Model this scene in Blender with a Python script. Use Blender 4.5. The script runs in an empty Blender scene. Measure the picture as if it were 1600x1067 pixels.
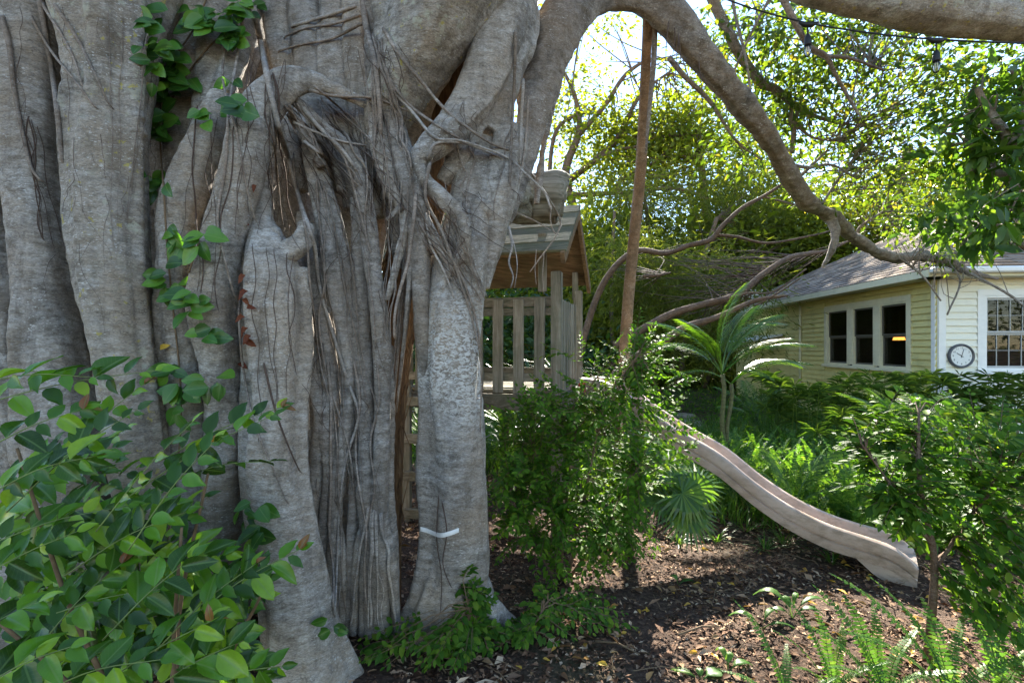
import bpy, math, random
import numpy as np
from mathutils import Vector, Matrix, noise
from mathutils.bvhtree import BVHTree

scene = bpy.context.scene
COL = scene.collection
R = math.radians

# ------------------------------------------------------------------ camera
CAM_H, FPX, HOR = 1.6, 800.0, 540.0
cam_data = bpy.data.cameras.new("camera")
cam = bpy.data.objects.new("camera", cam_data)
COL.objects.link(cam)
cam.location = (0, 0, CAM_H)
cam.rotation_euler = (R(90), 0, 0)
cam_data.sensor_width = 36.0
cam_data.lens = 18.0
cam_data.shift_y = (HOR - 533.5) / 1600.0
cam_data.clip_start = 0.05
cam_data.clip_end = 1000.0
scene.camera = cam

# ------------------------------------------------------------------ light
SUN_AZ, SUN_EL = R(10.6), R(34.5)        # azimuth clockwise from +Y
world = bpy.data.worlds.new("World")
scene.world = world
world.use_nodes = True
wn, wl = world.node_tree.nodes, world.node_tree.links
wn.clear()
sky_tex = wn.new("ShaderNodeTexSky")
sky_tex.sky_type = 'NISHITA'
sky_tex.sun_disc = False
sky_tex.sun_elevation = SUN_EL
sky_tex.sun_rotation = SUN_AZ
sky_tex.dust_density = 0.0
sky_tex.air_density = 1.0
sky_tex.ozone_density = 0.5
bg = wn.new("ShaderNodeBackground")
bg.inputs["Strength"].default_value = 0.075
wo = wn.new("ShaderNodeOutputWorld")
wl.new(sky_tex.outputs[0], bg.inputs["Color"])
wl.new(bg.outputs[0], wo.inputs["Surface"])

sun_data = bpy.data.lights.new("sun", 'SUN')
sun_data.energy = 5.0
sun_data.angle = R(0.6)
sun_data.color = (1.0, 0.93, 0.80)
sun = bpy.data.objects.new("sun", sun_data)
COL.objects.link(sun)
SUN_DIR = Vector((math.sin(SUN_AZ) * math.cos(SUN_EL), math.cos(SUN_AZ) * math.cos(SUN_EL), math.sin(SUN_EL)))
sun.rotation_euler = SUN_DIR.to_track_quat('Z', 'Y').to_euler()
sun.location = SUN_DIR * 40

vs = scene.view_settings
vs.view_transform = 'Standard'
vs.look = 'None'
vs.gamma = 1.0
vs.use_curve_mapping = False
vs.exposure = 2.85
scene.render.engine = 'CYCLES'
cy = scene.cycles
cy.use_denoising = True
cy.max_bounces = 7
cy.diffuse_bounces = 4
cy.glossy_bounces = 3
cy.transmission_bounces = 5
cy.transparent_max_bounces = 8
cy.caustics_reflective = False
cy.caustics_refractive = False
cy.sample_clamp_indirect = 6.0

# ------------------------------------------------------------------ helpers
def P(px, py, d):
    """a point d metres ahead of the viewpoint that the photograph shows at px, py"""
    return Vector(((px - 800.0) / FPX * d, d, CAM_H - (py - HOR) / FPX * d))

def GP(px, py):
    d = CAM_H * FPX / (py - HOR)
    return Vector(((px - 800.0) / FPX * d, d, 0.0))

def rgb(r, g, b): return (r, g, b, 1.0)

def tag(o, label=None, cat=None, group=None, kind=None):
    if label: o["label"] = label
    if cat: o["category"] = cat
    if group: o["group"] = group
    if kind: o["kind"] = kind
    return o

def thing(name, loc, label, cat, group=None):
    o = bpy.data.objects.new(name, None)
    o.empty_display_size = 0.1
    COL.objects.link(o)
    o.location = loc
    return tag(o, label, cat, group)

def put(name, mesh, parent=None, local=False):
    """links a mesh; a child's vertices are world coordinates unless local"""
    o = bpy.data.objects.new(name, mesh)
    COL.objects.link(o)
    if parent is not None:
        o.parent = parent
        if not local and parent.type == 'EMPTY':
            o.matrix_parent_inverse = Matrix.Translation(-Vector(parent.location))
    return o

class MB:
    """collects geometry, then becomes one mesh"""
    def __init__(self):
        self.v, self.f, self.m, self.n, self.r = [], [], [], 0, []
    def add(self, verts, faces, mat=0, rnd=0.0):
        k = self.n
        self.v.extend([tuple(p) for p in verts])
        self.n += len(verts)
        for f in faces:
            self.f.append(tuple(i + k for i in f))
            self.m.append(mat)
            self.r.append(rnd)
        return self
    def box(self, c, s, mat=0, ax=None, rnd=0.0, bev=0.0):
        c = Vector(c)
        ax = ax or (Vector((1, 0, 0)), Vector((0, 1, 0)), Vector((0, 0, 1)))
        hx, hy, hz = s[0] / 2, s[1] / 2, s[2] / 2
        vs_ = []
        if bev <= 0:
            for z in (-hz, hz):
                for x, y in ((-hx, -hy), (hx, -hy), (hx, hy), (-hx, hy)):
                    vs_.append(c + ax[0] * x + ax[1] * y + ax[2] * z)
            fs = [(0, 3, 2, 1), (4, 5, 6, 7), (0, 1, 5, 4), (1, 2, 6, 5), (2, 3, 7, 6), (3, 0, 4, 7)]
        else:
            for z, q in ((-hz, bev), (-hz + bev, 0), (hz - bev, 0), (hz, bev)):
                for x, y in ((-hx + q, -hy + q), (hx - q, -hy + q), (hx - q, hy - q), (-hx + q, hy - q)):
                    vs_.append(c + ax[0] * x + ax[1] * y + ax[2] * z)
            fs = [(0, 3, 2, 1), (12, 13, 14, 15)]
            for L in range(3):
                for i in range(4):
                    a, b = L * 4 + i, L * 4 + (i + 1) % 4
                    fs.append((a, b, b + 4, a + 4))
        return self.add(vs_, fs, mat, rnd)
    def tube(self, pts, rad, sides=8, mat=0, rnd=0.0, wob=0.0, seed=0, caps=True):
        v, f = tube_arrays(pts, rad, sides, wob, seed, caps)
        return self.add(v, f, mat, rnd)
    def mesh(self, name, mats, smooth=False):
        me = bpy.data.meshes.new(name)
        me.from_pydata(self.v, [], self.f)
        for m in (mats if isinstance(mats, (list, tuple)) else [mats]):
            me.materials.append(m)
        if any(self.m): me.polygons.foreach_set("material_index", self.m)
        if any(self.r):
            a = me.attributes.new("rnd", 'FLOAT', 'FACE')
            a.data.foreach_set("value", self.r)
        if smooth: me.polygons.foreach_set("use_smooth", [True] * len(self.f))
        me.update()
        return me
    def build(self, name, mats, parent=None, smooth=False, local=False):
        return put(name, self.mesh(name, mats, smooth), parent, local)

def catmull(ctrl, n):
    """smooth resample of rows of numbers to n rows"""
    c = np.asarray(ctrl, float)
    if len(c) == 2:
        t = np.linspace(0, 1, n)[:, None]
        return c[0] * (1 - t) + c[1] * t
    e = np.vstack([2 * c[0] - c[1], c, 2 * c[-1] - c[-2]])
    out = []
    for u in np.linspace(0, len(c) - 1 - 1e-9, n):
        i = int(u); t = u - i
        p0, p1, p2, p3 = e[i], e[i + 1], e[i + 2], e[i + 3]
        out.append(0.5 * (2 * p1 + (p2 - p0) * t + (2 * p0 - 5 * p1 + 4 * p2 - p3) * t * t + (3 * p1 - p0 - 3 * p2 + p3) * t ** 3))
    return np.array(out)

def tube_arrays(pts, rad, sides=8, wob=0.0, seed=0, caps=True):
    pts = np.asarray([tuple(p) for p in pts], float)
    n = len(pts)
    rad = np.broadcast_to(np.asarray(rad, float), (n,))
    tan = np.gradient(pts, axis=0)
    tan /= np.linalg.norm(tan, axis=1)[:, None] + 1e-9
    up = np.array([0.3, 0.9, 0.2]) if abs(tan[0][2]) > 0.7 else np.array([0, 0, 1.0])
    nrm = np.cross(tan[0], up); nrm /= np.linalg.norm(nrm) + 1e-9
    ang = np.linspace(0, 2 * np.pi, sides, endpoint=False)
    rs = np.random.RandomState(seed)
    ph = rs.rand(4) * 6.28
    V = np.zeros((n, sides, 3))
    for i in range(n):
        nrm = nrm - tan[i] * np.dot(nrm, tan[i]); nrm /= np.linalg.norm(nrm) + 1e-9
        b = np.cross(tan[i], nrm)
        r = rad[i] * np.ones(sides)
        if wob:
            s = i / max(1, n - 1) * 6
            r = r * (1 + wob * np.sin(2 * ang + ph[0] + s * .7) + wob * .8 * np.sin(3 * ang + ph[1] - s * .9) + wob * .6 * np.sin(5 * ang + ph[2] + s * .5) + wob * .5 * math.sin(s * 3.1 + ph[3]))
        V[i] = pts[i] + np.outer(np.cos(ang) * r, nrm) + np.outer(np.sin(ang) * r, b)
    verts = [tuple(x) for x in V.reshape(-1, 3)]
    faces = []
    for i in range(n - 1):
        for j in range(sides):
            k = (j + 1) % sides
            faces.append((i * sides + j, i * sides + k, (i + 1) * sides + k, (i + 1) * sides + j))
    if caps:
        faces.append(tuple(range(sides))[::-1])
        faces.append(tuple((n - 1) * sides + j for j in range(sides)))
    return verts, faces

def ptube(ctrl, n=None):
    """control rows px, py, d, r(px) -> points and radii in metres"""
    c = catmull(ctrl, n or max(8, 6 * len(ctrl)))
    pts = [P(*q[:3]) for q in c]
    rad = [max(0.0015, q[3] * q[2] / FPX) for q in c]
    return pts, rad

# many small leaves or chips in one mesh, numpy only
def leaf_cloud(name, mat, pos, dirs, nrm, length, width, rnd, parent=None, fold=0.18, shape=4, kind="stuff", smooth=False):
    pos, dirs, nrm = np.asarray(pos, float), np.asarray(dirs, float), np.asarray(nrm, float)
    N = len(pos)
    dirs = dirs / (np.linalg.norm(dirs, axis=1)[:, None] + 1e-9)
    side = np.cross(dirs, nrm); side /= np.linalg.norm(side, axis=1)[:, None] + 1e-9
    up = np.cross(side, dirs)
    L = np.broadcast_to(np.asarray(length, float), (N,))[:, None]
    W = np.broadcast_to(np.asarray(width, float), (N,))[:, None]
    if shape == 4:      # base, right, tip, left : two triangles with a fold
        tpl = [(0, 0, 0), (.45, .5, fold), (1, 0, -.08), (.45, -.5, fold)]
        tris = [(0, 1, 2), (0, 2, 3)]
    elif shape == 6:    # rounder leaf, four triangles
        tpl = [(0, 0, 0), (.28, .42, fold * .8), (.68, .40, fold * .6), (1, 0, -.12), (.68, -.40, fold * .6), (.28, -.42, fold * .8), (.5, 0, 0)]
        tris = [(0, 1, 6), (1, 2, 6), (2, 3, 6), (6, 3, 4), (6, 4, 5), (6, 5, 0)]
    elif shape == 8:    # ovate leaf with a drawn-out tip, ten triangles
        tpl = [(0, 0, 0), (.14, .34, fold * .7), (.34, .5, fold), (.60, .42, fold * .8), (.84, .17, fold * .3), (1, 0, -.16),
               (.84, -.17, fold * .3), (.60, -.42, fold * .8), (.34, -.5, fold), (.14, -.34, fold * .7), (.3, 0, 0), (.65, 0, -.02)]
        tris = [(0, 1, 10), (1, 2, 10), (2, 3, 11), (2, 11, 10), (3, 4, 11), (4, 5, 11), (5, 6, 11), (6, 7, 11), (7, 8, 11), (8, 10, 11), (8, 9, 10), (9, 0, 10)]
    elif shape == 2:    # strip, drooping in two steps
        tpl = [(0, .35, 0), (0, -.35, 0), (.5, .5, .06), (.5, -.5, .06), (1, 0, -.14)]
        tris = [(0, 2, 3), (0, 3, 1), (2, 4, 3)]
    nv = len(tpl)
    V = np.zeros((N, nv, 3))
    for i, (a, b, c) in enumerate(tpl):
        V[:, i] = pos + dirs * (L * a) + side * (W * b) + up * (W * c if shape != 2 else L * c)
    T = np.asarray(tris)
    F = (np.arange(N)[:, None, None] * nv + T[None]).reshape(-1)
    me = bpy.data.meshes.new(name)
    me.vertices.add(N * nv); me.vertices.foreach_set("co", V.reshape(-1))
    nt = N * len(tris)
    me.loops.add(nt * 3); me.loops.foreach_set("vertex_index", F.astype(np.int32))
    me.polygons.add(nt)
    me.polygons.foreach_set("loop_start", np.arange(0, nt * 3, 3, dtype=np.int32))
    me.polygons.foreach_set("loop_total", np.full(nt, 3, dtype=np.int32))
    if smooth: me.polygons.foreach_set("use_smooth", np.ones(nt, dtype=bool))
    a = me.attributes.new("rnd", 'FLOAT', 'FACE')
    a.data.foreach_set("value", np.repeat(np.asarray(rnd, float), len(tris)))
    me.materials.append(mat)
    me.update(calc_edges=True)
    o = put(name, me, parent)
    if kind: o["kind"] = kind
    return o

def unit(v):
    v = np.asarray(v, float)
    return v / (np.linalg.norm(v, axis=-1, keepdims=True) + 1e-9)

# ------------------------------------------------------------------ materials
class NT:
    def __init__(self, name):
        self.mat = bpy.data.materials.new(name)
        self.mat.use_nodes = True
        self.t = self.mat.node_tree
        self.t.nodes.clear()
        self.out = self.t.nodes.new("ShaderNodeOutputMaterial")
    def n(self, kind, **kw):
        o = self.t.nodes.new("ShaderNode" + kind)
        for k, v in kw.items():
            if k in o.inputs: self.set(o, k, v)
            else: setattr(o, k, v)
        return o
    def set(self, node, key, v):
        if isinstance(v, bpy.types.NodeSocket): self.t.links.new(v, node.inputs[key])
        else: node.inputs[key].default_value = v
    def coord(self, scale=(1, 1, 1), kind="Object", rot=(0, 0, 0)):
        tc = self.n("TexCoord")
        mp = self.n("Mapping")
        self.t.links.new(tc.outputs[kind], mp.inputs["Vector"])
        mp.inputs["Scale"].default_value = scale
        mp.inputs["Rotation"].default_value = rot
        return mp.outputs[0]
    def noise(self, vec, scale, detail=4, rough=.55, dist=0.0):
        o = self.n("TexNoise")
        self.t.links.new(vec, o.inputs["Vector"])
        o.inputs["Scale"].default_value = scale
        o.inputs["Detail"].default_value = detail
        o.inputs["Roughness"].default_value = rough
        o.inputs["Distortion"].default_value = dist
        return o.outputs["Fac"]
    def ramp(self, fac, stops, interp='LINEAR'):
        o = self.n("ValToRGB")
        e = o.color_ramp.elements
        o.color_ramp.interpolation = interp
        while len(e) < len(stops): e.new(0.5)
        for i, (p, c) in enumerate(stops):
            e[i].position = p
            e[i].color = c if isinstance(c, (tuple, list)) else (c, c, c, 1)
        self.t.links.new(fac, o.inputs[0])
        return o.outputs[0]
    def mix(self, fac, a, b, mode='MIX'):
        o = self.n("Mix", data_type='RGBA', blend_type=mode)
        for i, v in ((0, fac), (6, a), (7, b)):
            if isinstance(v, bpy.types.NodeSocket): self.t.links.new(v, o.inputs[i])
            else: o.inputs[i].default_value = v
        return o.outputs[2]
    def math(self, op, a, b=0.0, c=0.0):
        o = self.n("Math", operation=op)
        for i, v in enumerate((a, b, c)):
            if isinstance(v, bpy.types.NodeSocket): self.t.links.new(v, o.inputs[i])
            else: o.inputs[i].default_value = v
        return o.outputs[0]
    def bump(self, h, strength=.5, dist=.01, normal=None):
        o = self.n("Bump")
        o.inputs["Strength"].default_value = strength
        o.inputs["Distance"].default_value = dist
        self.t.links.new(h, o.inputs["Height"])
        if normal: self.t.links.new(normal, o.inputs["Normal"])
        return o.outputs[0]
    def pbr(self, col, rough=.8, spec=.3, normal=None, **kw):
        o = self.n("BsdfPrincipled")
        self.set(o, "Base Color", col); self.set(o, "Roughness", rough)
        self.set(o, "Specular IOR Level", spec)
        for k, v in kw.items(): self.set(o, k, v)
        if normal: self.t.links.new(normal, o.inputs["Normal"])
        return o.outputs[0]
    def finish(self, sh):
        self.t.links.new(sh, self.out.inputs["Surface"])
        return self.mat
    def rnd(self):
        a = self.n("Attribute", attribute_name="rnd")
        i = self.n("ObjectInfo")
        return self.math('FRACT', self.math('ADD', a.outputs["Fac"], i.outputs["Random"]))

def bark_mat(name, dark, mid, pale, spots=1.0, lichen=None, warm=.0, wr=1.0, yellow=False):
    k = NT(name)
    c1 = k.coord()
    cs = k.coord((1, 1, 2.6))
    big = k.noise(c1, 2.6, 5, .6)
    streak = k.noise(cs, 13, 8, .74, .3)
    fine = k.noise(cs, 85, 6, .75)
    col = k.ramp(streak, [(.30, dark), (.48, mid), (.68, pale)])
    tone = k.ramp(k.noise(k.coord((1, 1, .55)), 6.5, 5, .65), [(.30, .44), (.50, .98), (.70, 1.28)])
    col = k.mix(.9, col, tone, 'MULTIPLY')
    oi = k.n("ObjectInfo")
    col = k.mix(.8, col, k.ramp(oi.outputs["Random"], [(0, .78), (1, 1.18)]), 'MULTIPLY')
    col = k.mix(k.ramp(big, [(.35, .0), (.65, .65)]), col, rgb(mid[0] * 1.05, mid[1] * .88, mid[2] * .70))
    fines = k.ramp(fine, [(.30, .36), (.60, 1.18)])
    col = k.mix(.8, col, fines, 'MULTIPLY')
    # vertical grey-green and brown stains
    stain = k.noise(k.coord((3.2, 3.2, .5)), 3.0, 6, .65)
    col = k.mix(k.ramp(stain, [(.50, 0.0), (.70, .6)]), col, rgb(.085, .068, .05))
    # pale crust spots, wider than tall
    sp = k.noise(k.coord((1, 1, 2.6)), 62, 3, .6, .3)
    pat = k.noise(c1, 4.5, 3, .6)
    m = k.math('MULTIPLY', k.ramp(sp, [(.60, 0.0), (.66, 1.0)]), k.ramp(pat, [(.42, 0.05), (.62, spots)]))
    if lichen:
        geo = k.n("NewGeometry")
        for (cx, cy_, cz, rr) in lichen:
            dn = k.n("VectorMath", operation='DISTANCE')
            k.t.links.new(geo.outputs["Position"], dn.inputs[0])
            dn.inputs[1].default_value = (cx, cy_, cz)
            w = k.math('ADD', k.math('DIVIDE', dn.outputs["Value"], rr), k.math('MULTIPLY', k.math('SUBTRACT', pat, .5), 1.1))
            patch = k.noise(k.coord((1, 1, 1.9)), 46, 5, .7, .6)
            lm = k.math('MULTIPLY', k.ramp(w, [(.45, 1.0), (1.05, 0.0)]), k.ramp(patch, [(.46, 0.0), (.54, .9)]))
            m = k.math('MAXIMUM', m, lm)
    col = k.mix(m, col, rgb(.60, .59, .56))
    if yellow:
        yl = k.math('MULTIPLY', k.ramp(k.noise(c1, 16, 4, .65), [(.56, 0.0), (.62, .8)]), k.ramp(k.noise(c1, 3, 2), [(.45, .2), (.6, 1.0)]))
        col = k.mix(yl, col, rgb(.42, .42, .33))
        y2 = k.ramp(k.noise(c1, 22, 3, .6), [(.64, 0.0), (.68, .85)])
        col = k.mix(y2, col, rgb(.42, .36, .10))
    wv = k.n("TexWave", bands_direction='Z')
    k.t.links.new(c1, wv.inputs["Vector"])
    wv.inputs["Scale"].default_value = 7.0; wv.inputs["Distortion"].default_value = 9.0
    wv.inputs["Detail"].default_value = 4.0; wv.inputs["Detail Scale"].default_value = 2.2; wv.inputs["Detail Roughness"].default_value = .7
    crack = k.ramp(wv.outputs["Fac"], [(.0, 0.0), (.07, 1.0)])
    col = k.mix(k.math('MULTIPLY', k.math('SUBTRACT', 1.0, crack), k.ramp(pat, [(.38, .5), (.56, .0)])), col, rgb(.085, .07, .055))
    nb = k.bump(crack, .35 * wr, .006)
    nb = k.bump(k.noise(k.coord((1, 1, 3)), 24, 6, .7, .3), .8 * wr, .018, nb)
    nb = k.bump(fine, .8, .005, nb)
    nb = k.bump(k.noise(c1, 9, 4, .6), .5, .02, nb)
    return k.finish(k.pbr(col, .85, .2, nb))

def leaf_mat(name, stops, trans=.38, tcol=(1.5, 1.45, .55), rough=.38, spec=.45, vein=False, bumpy=False):
    k = NT(name)
    col = k.ramp(k.rnd(), [(p, rgb(*c)) for p, c in stops])
    nb = None
    if vein:
        tc = k.n("TexCoord")
        sx = k.n("SeparateXYZ"); k.t.links.new(tc.outputs["Object"], sx.inputs[0])
        ax = k.math('ABSOLUTE', sx.outputs[0])
        mid = k.ramp(ax, [(.012, 1.0), (.03, 0.0)])
        w = k.math('SINE', k.math('MULTIPLY', k.math('SUBTRACT', sx.outputs[1], k.math('MULTIPLY', ax, .9)), 62.0))
        vs_ = k.ramp(w, [(.82, 0.0), (1.0, .5)])
        both = k.math('MAXIMUM', mid, k.math('MULTIPLY', vs_, .5))
        blot = k.noise(k.coord(), 3.5, 3, .6)
        col = k.mix(k.ramp(blot, [(.4, .0), (.7, .28)]), col, rgb(.07, .11, .02))
        col = k.mix(k.math('MULTIPLY', both, .45), col, rgb(.16, .26, .07))
        nb = k.bump(both, -.35, .02)
    p = k.pbr(col, rough, spec, nb)
    tr = k.n("BsdfTranslucent")
    tcm = k.mix(1.0, col, rgb(*tcol), 'MULTIPLY')
    k.t.links.new(tcm, tr.inputs["Color"])
    ms = k.n("MixShader"); ms.inputs[0].default_value = trans
    k.t.links.new(p, ms.inputs[1]); k.t.links.new(tr.outputs[0], ms.inputs[2])
    return k.finish(ms.outputs[0])

def plain_mat(name, col, rough=.6, spec=.3, var=.15, scale=18, dirt=0.0, stretch=(1, 1, 1), bump=.15):
    k = NT(name)
    c = k.coord(stretch)
    nz = k.noise(c, scale, 5, .6)
    d = rgb(*[x * (1 - var) for x in col]); e = rgb(*[min(.95, x * (1 + var)) for x in col])
    cc = k.ramp(nz, [(.3, d), (.7, e)])
    if dirt:
        dn = k.noise(k.coord((1, 1, .6)), 4.0, 5, .65)
        cc = k.mix(k.ramp(dn, [(.5, 0.0), (.72, dirt)]), cc, rgb(.09, .075, .05))
    nb = k.bump(k.noise(c, scale * 2.5, 4, .6), bump, .004)
    return k.finish(k.pbr(cc, rough, spec, nb))

def wood_mat(name, dark, mid, pale, axis, scale=1.0, green=0.0):
    """weathered timber with grain running along an axis"""
    k = NT(name)
    st = [1.0, 1.0, 1.0]
    for i in range(3): st[i] = 1.2 if i == axis else 16.0
    i = k.n("ObjectInfo")
    cv = k.coord(tuple(s * scale for s in st))
    ad = k.n("VectorMath", operation='ADD')
    k.t.links.new(cv, ad.inputs[0])
    cx = k.n("CombineXYZ")
    for q in range(3): k.t.links.new(k.math('MULTIPLY', i.outputs["Random"], 37.0 + q * 11), cx.inputs[q])
    k.t.links.new(cx.outputs[0], ad.inputs[1])
    g = k.noise(ad.outputs[0], 2.2, 6, .65, .6)
    col = k.ramp(g, [(.28, dark), (.5, mid), (.75, pale)])
    tone = k.ramp(i.outputs["Random"], [(0, .72), (1, 1.15)])
    col = k.mix(1.0, col, tone, 'MULTIPLY')
    if green:
        gm = k.noise(k.coord(), 5, 5, .65)
        col = k.mix(k.ramp(gm, [(.45, 0.0), (.7, green)]), col, rgb(.07, .085, .04))
    nb = k.bump(g, .7, .006)
    return k.finish(k.pbr(col, .88, .15, nb))

M = {}
LICH = P(722, 560, 2.65)
M['bark'] = bark_mat("fig_bark", rgb(.095, .082, .070), rgb(.355, .328, .290), rgb(.60, .58, .55), .9)
M['bark_pillar'] = bark_mat("fig_bark_pillar", rgb(.105, .092, .080), rgb(.35, .325, .29), rgb(.58, .56, .535), .9, [(LICH[0], LICH[1], LICH[2], .42)])
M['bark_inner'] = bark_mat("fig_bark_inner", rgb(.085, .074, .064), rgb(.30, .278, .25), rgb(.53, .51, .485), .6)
M['bark_rough'] = bark_mat("fig_bark_mottled", rgb(.10, .09, .075), rgb(.345, .32, .28), rgb(.58, .56, .525), 1.0, yellow=True)
M['bark_limb'] = bark_mat("fig_bark_limb", rgb(.085, .072, .06), rgb(.25, .22, .19), rgb(.43, .40, .36), .9)
M['root'] = bark_mat("fig_root", rgb(0.102, 0.081, 0.068), rgb(0.252, 0.216, 0.186), rgb(0.436, 0.396, 0.356), .4, wr=.6)
M['root_pale'] = bark_mat("fig_root_pale", rgb(0.153, 0.136, 0.119), rgb(0.372, 0.348, 0.324), rgb(0.554, 0.528, 0.502), .5, wr=.6)
M['rootlet'] = plain_mat("fig_rootlet", (.085, .058, .045), .85, .15, .3, 30)
M['pole_bark'] = bark_mat("pole_bark", rgb(.20, .125, .075), rgb(.33, .225, .145), rgb(.43, .32, .23), .3)
M['brown_bark'] = bark_mat("brown_bark", rgb(.075, .048, .032), rgb(.15, .10, .068), rgb(.25, .18, .13), .15)
M['twig'] = plain_mat("twig", (.14, .095, .055), .8, .2, .3, 25)
M['green_twig'] = plain_mat("green_twig", (.14, .19, .05), .6, .3, .25, 25)
# ------------------------------------------------------------------ ground
def ground_h(x, y):
    if y > 40 or abs(x) > 40: return 0.0
    return 0.022 * (noise.noise((x * .9, y * .9, 3.1)) + .6 * noise.noise((x * 2.7, y * 2.7, 1.7)))

def make_ground():
    k = NT("mulch_soil")
    c = k.coord()
    a = k.noise(c, 38, 6, .7, .5)
    col = k.ramp(a, [(.3, rgb(.022, .014, .010)), (.5, rgb(.065, .040, .027)), (.68, rgb(.15, .10, .07))])
    g = k.noise(c, .55, 4, .6)
    col = k.mix(k.ramp(g, [(.5, 0.0), (.62, .5)]), col, rgb(.05, .055, .022))
    nb = k.bump(a, .9, .02)
    mat = k.finish(k.pbr(col, .9, .15, nb))
    n = 150
    def warp(t): return math.copysign(abs(t) ** 3.2, t) * 220 + t * 9
    xs = [warp(-1 + 2 * i / n) for i in range(n + 1)]
    v, f = [], []
    for y in xs:
        for x in xs:
            X, Y = x + 1.5, y + 4.0
            v.append((X, Y, ground_h(X, Y)))
    for i in range(n):
        for j in range(n):
            q = i * (n + 1) + j
            f.append((q, q + 1, q + n + 2, q + n + 1))
    mb = MB(); mb.add(v, f)
    tag(mb.build("ground", mat, smooth=True), "dark soil of the shaded garden under the fig tree", kind="structure")
make_ground()

# ------------------------------------------------------------------ the strangler fig
fig = thing("banyan_tree", P(480, 1030, 2.6) * 1.0, "huge grey strangler fig with fused trunks, hanging roots and a long arching limb", "tree")
fig.location.z = 0

def displace(me, amp1, amp2, s1=3.2, s2=13.0):
    n = len(me.vertices)
    co = np.empty(n * 3); me.vertices.foreach_get("co", co); co = co.reshape(-1, 3)
    no = np.empty(n * 3); me.vertices.foreach_get("normal", no); no = no.reshape(-1, 3)
    d = np.empty(n)
    nz = noise.noise
    for i in range(n):
        x, y, z = co[i]
        d[i] = amp1 * nz((x * s1, y * s1, z * s1 * .6)) + amp2 * nz((x * s2, y * s2, z * s2 * 1.6))
    co += no * d[:, None]
    me.vertices.foreach_set("co", co.reshape(-1)); me.update()

BVHS = []
def fused(name, tubes, mat, voxel=.009, smooth=5, wob=.07, sides=20, amp=(.016, .004), parent=None, hit=True, flute=2):
    mb = MB()
    rs = random.Random(len(tubes) * 31 + int(abs(tubes[0][0][0])))
    for i, t in enumerate(tubes):
        pts, rad = ptube(t, max(12, 7 * len(t)))
        mb.tube(pts, rad, sides, wob=wob, seed=i * 7 + len(name) * 3)
        if flute and max(q[3] for q in t) > 26:          # ribs that run along a stem and sink back into it
            for j in range(flute):
                a0 = rs.uniform(math.pi * 1.0, math.pi * 2.0)
                tw = rs.uniform(-.9, .9)
                i0 = rs.randrange(0, len(pts) // 2); i1 = rs.randrange(i0 + len(pts) // 3, len(pts))
                rp, rq = [], []
                for k in range(i0, i1):
                    u = (k - i0) / max(1, i1 - i0 - 1)
                    an = a0 + tw * u + .25 * math.sin(u * 7 + j)
                    w = math.sin(math.pi * min(1, max(0, u))) ** .5
                    off = rad[k] * (.58 + .22 * w)
                    rp.append(pts[k] + Vector((math.cos(an) * off, math.sin(an) * off, 0)))
                    rq.append(max(.006, rad[k] * rs.uniform(.34, .38) * (.45 + .55 * w)))
                if len(rp) > 4: mb.tube(rp, rq, 12, wob=.1, seed=j)
    tmp = bpy.data.objects.new("tmp", mb.mesh("tmp", mat))
    COL.objects.link(tmp)
    r = tmp.modifiers.new("r", 'REMESH'); r.mode = 'VOXEL'; r.voxel_size = voxel
    s = tmp.modifiers.new("s", 'SMOOTH'); s.iterations = smooth; s.factor = .5
    dg = bpy.context.evaluated_depsgraph_get()
    me = bpy.data.meshes.new_from_object(tmp.evaluated_get(dg))
    bpy.data.objects.remove(tmp)
    me.name = name
    displace(me, *amp)
    me.polygons.foreach_set("use_smooth", [True] * len(me.polygons))
    me.materials.clear(); me.materials.append(mat)
    if hit:
        n = len(me.vertices)
        co = np.empty(n * 3); me.vertices.foreach_get("co", co)
        BVHS.append(BVHTree.FromPolygons([tuple(x) for x in co.reshape(-1, 3)], [tuple(p.vertices) for p in me.polygons]))
    return put(name, me, parent or fig)

# rows: px, py, depth, radius in px
fused("trunk_stem", [
    [(40, -180, 2.6, 46), (46, 0, 2.56, 40), (54, 150, 2.52, 40), (56, 300, 2.5, 41), (70, 450, 2.48, 44), (90, 600, 2.46, 48), (108, 750, 2.46, 62), (112, 900, 2.5, 70), (110, 1080, 2.55, 92)],
    [(-60, 130, 2.66, 34), (-12, 215, 2.56, 30), (25, 275, 2.5, 26), (62, 345, 2.48, 26)],
    [(-40, -120, 2.8, 40), (-20, 100, 2.8, 34), (-10, 350, 2.76, 26), (2, 520, 2.7, 30), (22, 700, 2.64, 36), (30, 1000, 2.6, 60)],
    [(10, -100, 2.5, 10), (12, 40, 2.47, 10), (24, 130, 2.44, 8), (34, 200, 2.45, 7)],
], M['bark'])
fused("trunk_stem", [
    [(176, -200, 2.62, 118), (182, -40, 2.55, 96), (180, 100, 2.48, 64), (170, 230, 2.43, 52), (178, 400, 2.4, 52), (194, 550, 2.39, 48), (213, 700, 2.4, 46), (236, 850, 2.46, 41), (246, 980, 2.55, 36), (256, 1075, 2.6, 44)],
    [(208, -60, 2.42, 22), (210, 120, 2.39, 18), (208, 300, 2.37, 15), (218, 480, 2.37, 14), (240, 650, 2.37, 12), (258, 850, 2.42, 14), (264, 960, 2.5, 12)],
    [(110, -40, 2.5, 22), (150, 90, 2.42, 14), (190, 150, 2.37, 12), (222, 190, 2.36, 8)],
    [(128, 20, 2.45, 12), (160, 130, 2.40, 10), (200, 165, 2.36, 9), (226, 215, 2.37, 7)],
], M['bark_rough'], amp=(.012, .005))
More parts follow.
